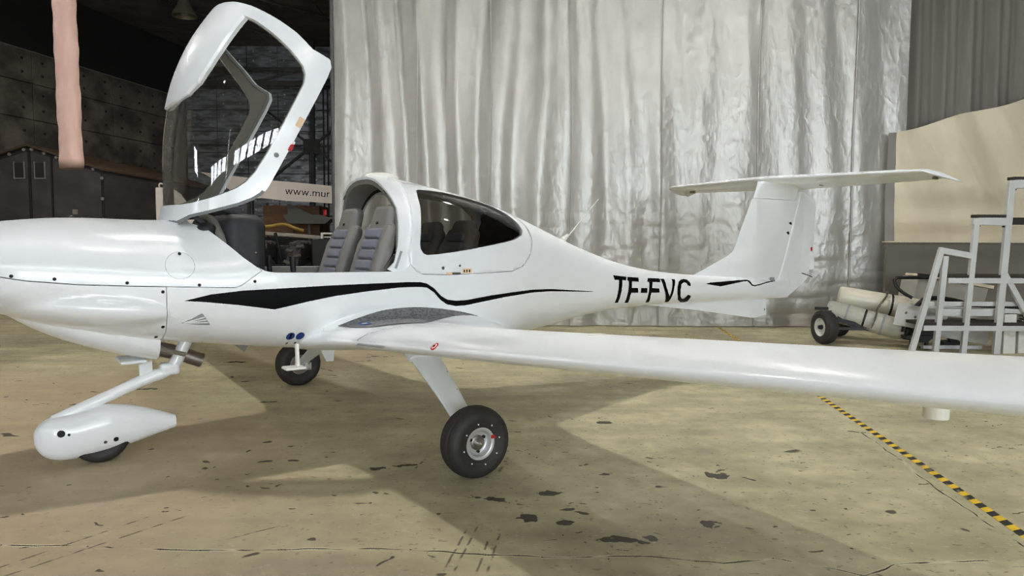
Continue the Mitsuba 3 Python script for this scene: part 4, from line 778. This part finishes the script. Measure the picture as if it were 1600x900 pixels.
def le_patch(y0, y1, a0, a1, lift=.003):         # a strip wrapped on the leading edge, a = signed chord fraction (below < 0 < above)
    R = []
    for y in np.linspace(y0, y1, 10):
        f0, f1, ft = [float(f(-y)) for f in F]; S = section(y, f0, f1, wz(-y), ft); n = len(S) // 2; S = S[:, [0, 2]]
        q = np.r_[np.sqrt((S[:n + 1, 0] - f0).clip(0)), -np.sqrt((S[n + 1:, 0] - f0).clip(0))]; o = np.argsort(q); u = np.linspace(a0, a1, 7)
        X, Z = np.interp(u, q[o], S[o, 0]), np.interp(u, q[o], S[o, 1]); t = np.gradient(np.stack([X, Z], 1), axis=0); t /= np.linalg.norm(t, axis=1, keepdims=True) + 1e-9
        R.append(np.stack([X - t[:, 1] * lift, np.full(7, y), Z + t[:, 0] * lift], 1))
    R = np.array(R); v = R.reshape(-1, 3); i, j = np.meshgrid(np.arange(9), np.arange(6), indexing='ij'); a = i * 7 + j; q = np.stack([a, a + 7, a + 8, a + 1], -1).reshape(-1, 4)
    return trimesh.Trimesh(v, np.vstack([q[:, [0, 1, 2]], q[:, [0, 2, 3]]]), process=False)
ac(WPORT + '__root_seam', le_patch(-1.052, -1.058, -.35, .55, .004), 'seam_grey', True)
ac(WPORT + '__stall_strip', tube([(-.503, -1.10, .712), (-.501, -1.25, .724), (-.499, -1.42, .738)], .006, 6), 'grey_vent')
def le_ring(y, u, r, key, m, lift):
    f0, f1, ft = [float(f(-y)) for f in F]; S = section(y, f0, f1, wz(-y), ft); n = len(S) // 2; S = S[:n + 1]; k = np.argmin(np.abs(np.sqrt((S[:, 0] - f0).clip(0)) - u)); c = S[k]; t = S[k - 1] - S[k + 1 if k < n else k]; nr = np.array([-t[2], 0, t[0]]); nr /= np.linalg.norm(nr)
    if nr[0] > 0 and u < .1: nr = -nr
    ac(key, trimesh.creation.cylinder(r, .004, sections=24, transform=trimesh.geometry.align_vectors([0, 0, 1], nr)).apply_translation(c + nr * lift), m, False)
for r, m, l in ((.021, 'red_vinyl', .001), (.015, 'white_plastic', .002), (.009, 'red_vinyl', .003), (.004, 'hole', .004)): le_ring(-1.90, .12, r, WPORT + '__stall_warning_ring', m, l)
py_ = -3.85
ac(WPORT + '__pitot_mast', prism_xy([(-.075 + .065 * math.cos(a) * (1.0 if math.cos(a) < 0 else 1.1) * .45, py_ + .030 * math.sin(a)) for a in np.arange(28) * np.pi / 14], float(wing_low(-.05, py_)) - .06, float(wing_low(-.05, py_)) + .02), 'white_plastic', 35, label='white mast below the wing')
ac(WPORT + '__fuel_cap', trimesh.creation.cylinder(.035, .006, sections=28).apply_translation([-.12, -2.6, float(wing_top(-.12, -2.6)) + .001]), 'white_plastic', 35)

# ------------------------------------------------------------------ tail
def xh(z): return 4.77 + .371 * (z - .86)
FZ = [.70, .86, .95, 1.06, 1.18, 1.35, 1.55, 1.76]; FLE = [3.0, 3.12, 3.42, 3.73, 4.02, 4.115, 4.22, 4.335]; FTH = [.02, .035, .045, .052, .056, .056, .053, .05]
fle, fth = PchipInterpolator(FZ, FLE), PchipInterpolator(FZ, FTH)
def fin_profile(u): return np.where(u < .62, np.sin(np.clip(u / .62, 0, 1) * np.pi / 2) ** .9, 1 - .35 * ((u - .62) / .38) ** 1.5)
def fin_half(x, z):
    z = np.clip(z, .70, 1.76); a, b = fle(z), xh(z) - .012; u = (x - a) / (b - a); return np.where((u > 0) & (u < 1), fth(z) * fin_profile(np.clip(u, 0, 1)), np.where(u >= 1, fth(z) * .65 * np.clip(1 - (u - 1) * 3, .05, 1), 0))
def slab_ring(a, b, z, th, prof, n=26, tail=None):
    u = .5 * (1 - np.cos(np.linspace(0, np.pi, n))); h = th * prof(u); x = a + u * (b - a)
    return np.vstack([np.stack([x, -h, np.full(n, z)], 1), np.stack([x[::-1], h[::-1], np.full(n, z)], 1)[1:-1] if tail is None else np.stack([x[::-1], h[::-1], np.full(n, z)], 1)[:-1]])
ac('fin', rings([slab_ring(float(fle(z)), xh(z) - .012, z, float(fth(z)), fin_profile, tail=1) for z in np.linspace(.72, 1.735, 30)]), 'paint', 40, label='swept white vertical fin')
cap = PchipInterpolator([0, .5, 1], [.05, .062, .13])
ac('fin__top_fairing', rings([slab_ring(4.335 + .45 * (z - 1.74) - .0, 5.08 + .25 * (z - 1.74), z, float(cap((z - 1.738) / .18)), lambda u: np.sin(np.clip(u, 0, 1) * np.pi) ** .6 * .98 + .02) for z in np.linspace(1.738, 1.918, 12)]), 'paint', 40, label='flared fairing joining the fin to the tailplane')
RZ = [.672, .70, .80, .88, 1.0, 1.14, 1.4, 1.72, 1.79, 1.838]; RTE = [4.96, 5.02, 5.22, 5.352, 5.38, 5.43, 5.45, 5.468, 5.34, 5.235]
rte = PchipInterpolator(RZ, RTE)
ac('rudder', rings([slab_ring(xh(z) - .004, float(np.interp(z, RZ, RTE)), z, .65 * float(fth(np.clip(z, .70, 1.76))) + .004, lambda u: np.clip(np.minimum(1.0 - .93 * u, .55 + u * 20), .03, 1), tail=1) for z in np.r_[.672, .70, np.linspace(.74, 1.72, 24), 1.79, 1.838]]), 'paint', 40, label='white rudder with clipped corners')
ac('rudder__trim_tab', box(5.37, 5.462, -.006, .006, .97, 1.165), 'paint', False)
ac('rudder__static_wick', tube([(5.22, -.015, .935), (5.32, -.01, .915), (5.44, 0, .885)], .004, 6), 'black_plastic')
ac('rudder__red_mark', box(5.385, 5.41, -.0125, .0125, 1.185, 1.225), 'red_vinyl', False)
for x, z in ((4.905, 1.49), (4.865, 1.385)): ac('fin__rib_slot', prism([(x, z), (x + .03, z + .012), (x + .045, z - .012), (x + .035, z - .02)], -.052, -.02), 'hole', False)
ac('tail_stripe', tail_decal(TST), 'black_vinyl', True, label='short black swept stripe on the tail')
ac('data_plate', box(4.58, 4.65, -.062, -.05, .85, .905), 'grey_vent', False, label='small grey metal data plate')
ac('fin__rudder_gap', tube([(4.665, -.052, .875), (4.655, -.056, .83), (4.60, -.06, .79)], .006, 6), 'hole')
ac('ventral_fin', prism([(2.70, .70), (3.4, .69), (4.56, .675), (4.585, .655), (4.59, .50), (4.37, .478), (3.5, .605)], -.014, .014), 'paint', False, label='long white fin under the tail')
ac('ventral_fin__bolt', box(4.55, 4.562, -.018, .018, .545, .57), 'steel_dark', False)
# tailplane
def tz(y): return 1.942 + .010 * y
TS = [(0, 4.40, 5.20, .10), (.5, 4.485, 5.205, .10), (1.0, 4.595, 5.205, .10), (1.5, 4.705, 5.20, .095), (1.54, 4.73, 5.20, .09), (1.59, 4.84, 5.20, .075), (1.645, 5.03, 5.20, .06)]
tf = [PchipInterpolator([t[0] for t in TS], [t[k] for t in TS]) for k in (1, 2, 3)]
Y = np.r_[np.linspace(-1.645, -1.5, 8), np.linspace(-1.4, 1.4, 29), np.linspace(1.5, 1.645, 8)]
HT = man(rings([section(y, float(tf[0](abs(y))), float(tf[1](abs(y))), tz(y) - .075 * max(0, (abs(y) - 1.5) / .145) ** 1.3, float(tf[2](abs(y))), 1.0, 0.0005, droop=(.64, .20)) for y in Y]))
EH = [4.40 + .64 * .80, 0]
def eh(y): return float(tf[0](abs(y))) + .645 * (float(tf[1](abs(y))) - float(tf[0](abs(y))))
el = prism_xy([(eh(0), -1.50), (6, -1.50), (6, 1.50), (eh(0) , 1.50)], 1, 3)
el = prism_xy([(eh(1.48), -1.48), (eh(0), 0), (eh(1.48), 1.48), (6, 1.48), (6, -1.48)], 1, 3)
ac('tailplane', HT - el, 'paint', 35, label='white T-tail plane with raked tips')
ac('tailplane__elevator', HT ^ el.translate([.004, 0, 0]).scale([1, .998, 1]), 'paint', 35)
for y in (-1.46, -.32, 1.46): ac('tailplane__hinge_fairing', tm(rbox(5.02, 5.12, y - .008, y + .008, tz(y) - .058, tz(y) - .03, .007)), 'trim_grey', 30)

# ------------------------------------------------------------------ undercarriage
def oval_ring(c, ax, ay, d):
    a = np.arange(28) * np.pi / 14; return np.asarray(c) + np.outer(np.sign(np.cos(a)) * np.abs(np.cos(a)) ** .8 * ax, [1, 0, 0]) + np.outer(np.sin(a) * ay, d)
def tyre(r, w, rr, groove=True):
    k = .30 * r; t = np.linspace(-1, 1, 41); pr = [[rr, -w * .36], [rr + .012, -w * .44]]
    for u in np.sin(t * np.pi / 2):
        q = r - k + k * max(1 - abs(u) ** 2.5, 0) ** (1 / 2.5)
        if groove and min(abs(abs(u) - .42), abs(u)) < .05: q -= .004
        pr.append([q, u * w / 2])
    pr += [[rr + .012, w * .44], [rr, w * .36], [rr, -w * .36]]; return lathe(pr, 72)
def main_wheel(s):
    c = np.array([0, s * 1.485, .190]); put_ = lambda k, m, b, **q: ac(k, moved(m, c), b, 35, **q)
    w = tyre(.195, .155, .086); w.vertices[:, 2] = np.maximum(w.vertices[:, 2], -.1885)
    wk = put_('main_wheel', w, 'rubber', label='black main wheel tyre with circumferential grooves').replace('aircraft__', '')
    o = s                                          # outboard side
    rim = [[0, .012], [.030, .014], [.034, .020], [.052, .022], [.060, .016], [.064, .018], [.070, .056], [.076, .060], [.088, .060], [.090, .052], [.086, .02], [.086, -.05], [0, -.05]]
    m = lathe(rim, 56); m.apply_transform(np.diag([1, o, 1, 1]))
    if o < 0: m.invert()
    put_(wk + '__rim', m, 'alloy', label='silver wheel rim')
    q = lathe([[.022, .012], [.040, .014], [.040, .034], [.034, .038], [.022, .038], [.022, .012]], 40); q.apply_transform(np.diag([1, o, 1, 1])); put_(wk + '__bearing_ring', q, 'steel_dark')
    q = lathe([[0, .01], [.02, .012], [.024, .05], [.016, .062], [.006, .064], [.006, .056], [0, .056]], 28); q.apply_transform(np.diag([1, o, 1, 1])); put_(wk + '__axle_nut', q, 'steel')
    for i in range(3):
        a = .6 + i * 2 * np.pi / 3; q = lathe([[0, 0], [.008, 0], [.008, .012], [0, .012]], 10); q.apply_transform(np.diag([1, o, 1, 1])); q.apply_translation([.048 * math.cos(a), o * .022, .048 * math.sin(a)]); put_(wk + '__wheel_bolt', q, 'hole')
    for i in range(8):
        a = i * np.pi / 4 + .2; q = lathe([[0, 0], [.0045, 0], [.0035, .003], [0, .003]], 10); q.apply_transform(np.diag([1, o, 1, 1])); q.apply_translation([.113 * math.cos(a), o * .0725, .113 * math.sin(a)]); put_(wk + '__tyre_dot', q, 'white_plastic')
    a = .35; put_(wk + '__slip_mark', moved(box(-.012, .012, -.004, .004, -.009, .009), [.084 * math.cos(a), o * .061, .084 * math.sin(a)]), 'red_vinyl')
    put_(wk + '__brake_disc', lathe([[0, -.004], [.082, -.004], [.082, .004], [0, .004]], 40).apply_translation([0, -o * .062, 0]), 'steel_dark')
    put_(wk + '__brake_caliper', tm(rbox(.03, .088, -.02, .02, -.05, .02, .008)).apply_translation([0, -o * .082, 0]), 'alloy')
    for z in (-.036, .008): put_(wk + '__caliper_bolt', moved(lathe([[0, -.006], [.009, -.006], [.009, .006], [0, .006]], 12), [.06, -o * .105, z]), 'steel')
    P = smoothpath([(.055, s * .50, .70), (.060, s * .80, .545), (.055, s * 1.0, .437), (.045, s * 1.2, .325), (.02, s * 1.36, .235), (0, s * 1.42, .195)], 26); Wd = np.interp(np.linspace(0, 1, 26), [0, .35, .8, 1], [.10, .10, .070, .05])
    D = np.gradient(P, axis=0); D /= np.linalg.norm(D, axis=1, keepdims=True); Nn = np.cross(D, [1, 0, 0]); Nn /= np.linalg.norm(Nn, axis=1, keepdims=True)
    lg = ac('main_gear_leg', rings([oval_ring(P[i], Wd[i], .020 - .004 * i / 26, Nn[i]) for i in range(26)]), 'paint', 40, label='flat white main undercarriage leg').replace('aircraft__', '')
    ac(lg + '__fairing_cuff', rings([oval_ring(P[i], Wd[i] + .016, .032, Nn[i]) for i in range(6, 9)]), 'paint', 40)
    for f in (12, 16, 20): ac(lg + '__rivet', trimesh.creation.icosphere(1, .004).apply_translation(P[f] + [Wd[f] - .018, 0, 0] + (Nn[f] if Nn[f][2] > 0 else -Nn[f]) * .014), 'steel_dark', True)
main_wheel(-1); main_wheel(1)
# nose gear
ac('nose_gear_leg', tube(smoothpath([(-1.14, 0, .70), (-1.185, 0, .62), (-1.235, 0, .52), (-1.29, 0, .475), (-1.37, 0, .45), (-1.6, -.025, .365), (-1.87, -.055, .265)], 40), np.r_[np.full(12, .036), np.linspace(.036, .030, 28)], 20), 'paint', label='bent white nose undercarriage leg')
ac('nose_gear_leg__stop', prism([(-1.43, .44), (-1.36, .46), (-1.36, .55), (-1.43, .53)], -.012, .012), 'paint', False)
ac('nose_gear_leg__elbow_gusset', tm(rbox(-1.32, -1.21, -.038, .038, .455, .53, .02)), 'paint', 30)
fz = [(-1.962, .205, .150, .012), (-1.95, .235, .115, .04), (-1.925, .262, .080, .065), (-1.88, .285, .052, .085), (-1.82, .292, .040, .097), (-1.76, .298, .041, .102), (-1.70, .312, .047, .103), (-1.62, .325, .058, .101), (-1.5, .308, .082, .088), (-1.36, .264, .118, .062), (-1.27, .226, .140, .042), (-1.25, .217, .146, .038)]
FQ = [PchipInterpolator([q[0] for q in fz], [q[k] for q in fz]) for k in (1, 2, 3)]
def fr_ring(x):
    zt, zb, w = [float(f(x)) for f in FQ]; a = np.arange(48) * np.pi / 24; zm, h = (zt + zb) / 2, (zt - zb) / 2; s, c = np.sin(a), np.cos(a); return np.stack([np.full(48, x), -w * np.sign(s) * np.abs(s) ** .8, zm + h * np.sign(c) * np.abs(c) ** .85], 1)
X = np.r_[-1.962, -1.958, np.linspace(-1.95, -1.25, 46)]
pant = man(rings([fr_ring(x) for x in X])) - (man(tyre(.164, .145, .03, False)).translate([-1.645, 0, .151]) ^ m3.Manifold.cube([1, .15, .15]).translate([-2.1, -.075, -.01])) - prism(Polygon([(-2, .285), (-1.80, .285), (-1.74, .33), (-1.74, .5), (-2, .5)]).buffer(0), -.001, .001)
ac('nose_wheel_fairing', pant.translate([0, -.06, 0]), 'paint', 35, label='white teardrop fairing over the nose wheel')
def pant_hole(px, pz, r, m='hole', lift=.003):
    a = np.arange(20) * np.pi / 10; X_, Z_ = px + r * np.cos(a), pz + r * np.sin(a)
    def hw(x, z): zt, zb, w = [f(x) for f in FQ]; c = np.clip(np.abs((z - (zt + zb) / 2) / ((zt - zb) / 2)), 0, 1) ** (1 / .85); return w * (1 - c ** 2) ** .4
    v = np.c_[np.r_[X_, px], -np.r_[hw(X_, Z_), hw(px, pz)] - lift - .06, np.r_[Z_, pz]]; i = np.arange(20); ac('nose_wheel_fairing__access_hole', trimesh.Trimesh(v, np.stack([i, np.full(20, 20), (i + 1) % 20], 1)[:, ::-1], process=False), m, False)
pant_hole(-1.838, .208, .019); pant_hole(-1.802, .199, .007); pant_hole(-1.628, .130, .009, 'steel_dark'); pant_hole(-1.575, .138, .0135)
nw = tyre(.154, .125, .064); nw.vertices[:, 2] = np.maximum(nw.vertices[:, 2], -.1500); ac('nose_wheel', moved(nw, [-1.645, -.06, .1515]), 'rubber', 35, label='black nose wheel tyre')
ac('nose_wheel__rim', moved(lathe([[0, -.03], [.06, -.045], [.066, -.045], [.066, .045], [.06, .045], [0, .03]], 40), [-1.645, -.06, .1515]), 'alloy', 35)
ac('exhaust_pipe', tube([(-1.42, .06, .64), (-1.22, .06, .58), (-1.07, .06, .515)], .045, 24, False), 'steel_dark', label='dark metal exhaust pipe'); ac('exhaust_pipe__lining', tube([(-1.42, .06, .64), (-1.22, .06, .58), (-1.069, .06, .515)], .041, 24, False), 'hole')
ac('breather_pipe', tube(smoothpath([(-1.36, -.10, .70), (-1.33, -.10, .64), (-1.27, -.10, .61), (-1.19, -.10, .585)], 16), .013, 12), 'steel')
ac('cowl_flap_lip', box(-1.54, -1.40, -.13, .13, .555, .573, .006), 'paint', False)

# ------------------------------------------------------------------ cockpit
lin = (loft(-1.1, 1.6, .036, dx=.05) - loft(-1.12, 1.62, .042, dx=.05)) ^ prism(Polygon([(-1.05, .3), (1.6, .3), (1.6, 1.16), (-1.05, 1.16)]), -2, 2)
ac('cabin_lining', lin - prism(canopy.buffer(.002), -2, 2) - prism(win.buffer(.02), -2, 2), 'trim_grey', 35, label='grey-beige cabin side lining')
head = (loft(-.2, 1.6, .0365, dx=.05) - loft(-.22, 1.62, .042, dx=.05)) ^ prism(Polygon([(.02, 1.17), (1.6, 1.17), (1.6, 1.9), (.0, 1.9), (.0, 1.6)]), -2, 2)
ac('headliner', head - prism(canopy.buffer(.002) - Polygon([(-.25, 1.58), (.3, 1.58), (.3, 2), (-.25, 2)]), -2, 2) - prism(win.buffer(.02), -2, 2), 'headliner', 35, label='dark headliner')
ac('cabin_floor', man(box(-1.08, 1.3, -.6, .6, .66, .70)) ^ loft(-1.1, 1.5, .05), 'trim_grey', False)
ac('baggage_bulkhead', prism(Polygon([(1.30, .66), (1.34, .66), (1.34, 1.30), (1.30, 1.32)]), -.36, .36) ^ loft(1.1, 1.5, .045), 'headliner', False)
pan = rbox(-1.03, -.795, -.455, .455, .84, 1.425, .07, 24)
ac('instrument_panel', pan, 'panel_black', 35, label='matt black instrument panel and glareshield')
ac('instrument_panel__knob', trimesh.creation.icosphere(2, .009).apply_translation([-.86, -.457, 1.20]), 'steel_dark', True)
ac('instrument_panel__vent', trimesh.creation.cylinder(.035, .01, sections=24).apply_translation([-.96, -.33, 1.425]), 'hole', 30)
for i in range(2): ac('instrument_panel__display', box(-.797, -.789, -.40 + i * .42, -.02 + i * .42, 1.12, 1.36, .004), 'hole', False)
rg = ring(-1.045, 128, .035); rg = rg[rg[:, 2] > 1.02]; rg = rg[np.argsort(np.arctan2(rg[:, 1], rg[:, 2] - .9))]
ac('windscreen_hoop', tube(rg, .024, 12), 'trim_grey', label='grey hoop in front of the instrument panel')
ac('avionics_cover', rbox(-1.16, -1.05, -.40, .40, .9, 1.375, .05, 16), 'black_plastic', 30)
def seat(y, key, x0, z0, hh, s=1.0):
    u = np.array([.31, 0, .95]); u /= np.linalg.norm(u); fwd = np.array([-u[2], 0, u[0]]); M = np.eye(4); M[:3, 0] = [0, 1, 0]; M[:3, 1] = u; M[:3, 2] = -fwd if False else fwd; M[:3, 3] = [x0, y, z0]
    if np.linalg.det(M[:3, :3]) < 0: M[:3, 0] *= -1
    def g(m): m = tm(m).copy(); m.apply_transform(M); return m
    def lump(pts, r): sp_ = m3.Manifold.sphere(r, 16); return m3.Manifold.batch_hull([sp_.translate(list(p)) for p in pts])
    k = ac(key, g(lump([(-.15, .0, 0), (.15, 0, 0), (-.165, .2, 0), (.165, .2, 0), (-.125, .36, -.01), (.125, .36, -.01)], .05) + lump([(-.17, .02, .02), (-.17, .24, .02), (-.145, .36, .0)], .042) + lump([(.17, .02, .02), (.17, .24, .02), (.145, .36, .0)], .042)), 'leather', 40, label='grey leather seat with ribbed blue-grey insert').replace('aircraft__', '')
    ac(k + '__headrest', g(lump([(-.105, .37, -.005), (.105, .37, -.005), (-.088, hh, .0), (.088, hh, 0)], .045)), 'leather', 40)
    ac(k + '__headrest_mark', g(box(-.012, .012, hh - .10, hh - .085, .04, .047)), 'black_plastic', False)
    for i in range(5): ac(k + '__cushion_rib', g(rbox(-.115, .115, .0 + i * .072, .066 + i * .072, .02, .064, .014, 12)), 'cloth_seat', 40)
    ac(k + '__seat_base', tm(lump([(x0 - .42, y - .17, z0 - .07), (x0 - .42, y + .17, z0 - .07), (x0 - .02, y - .17, z0 - .12), (x0 - .02, y + .17, z0 - .12)], .06)), 'leather', 40)
    ac(k + '__pedestal', box(x0 - .38, x0, y - .16, y + .16, .70, z0 - .15), 'black_plastic', False)
for y in (-.305, .285): seat(y, 'front_seat', -.115, 1.0, .49)
for y in (-.25, .25): seat(y, 'rear_seat', .55, .98, .42)
def strap(key, pts, w=.045):
    p = smoothpath(pts, 20); R = []
    for i in range(20): R.append(p[i] + np.array([[0, -w / 2, .003], [0, w / 2, .003], [0, w / 2, -.003], [0, -w / 2, -.003]]) + np.array([[.004, 0, 0], [.004, 0, 0], [-.004, 0, 0], [-.004, 0, 0]]))
    ac(key, rings(R), 'black_vinyl', False)
for y in (-1, 1):
    strap('seat_belt', [(.06, y * .50, 1.34), (.0, y * .495, 1.22), (-.08, y * .49, 1.10), (-.16, y * .47, 1.0), (-.22, y * .42, .93)])
    ac('seat_belt_guide', rbox(.03, .075, y * .50 - .02, y * .50 + .02, 1.31, 1.36, .01), 'black_plastic', 30)
    ac('control_stick', tube(smoothpath([(-.55, y * .26, .72), (-.555, y * .26, .95), (-.58, y * .26, 1.06), (-.585, y * .26, 1.17)], 16), np.r_[np.full(10, .013), np.linspace(.014, .021, 6)], 12), 'black_plastic')
ac('cabin_placard', box(-.13, -.12, .40, .44, 1.46, 1.50), 'red_vinyl', False)
ac('centre_console', rbox(-.8, -.1, -.07, .07, .70, .92, .03), 'black_plastic', 30)
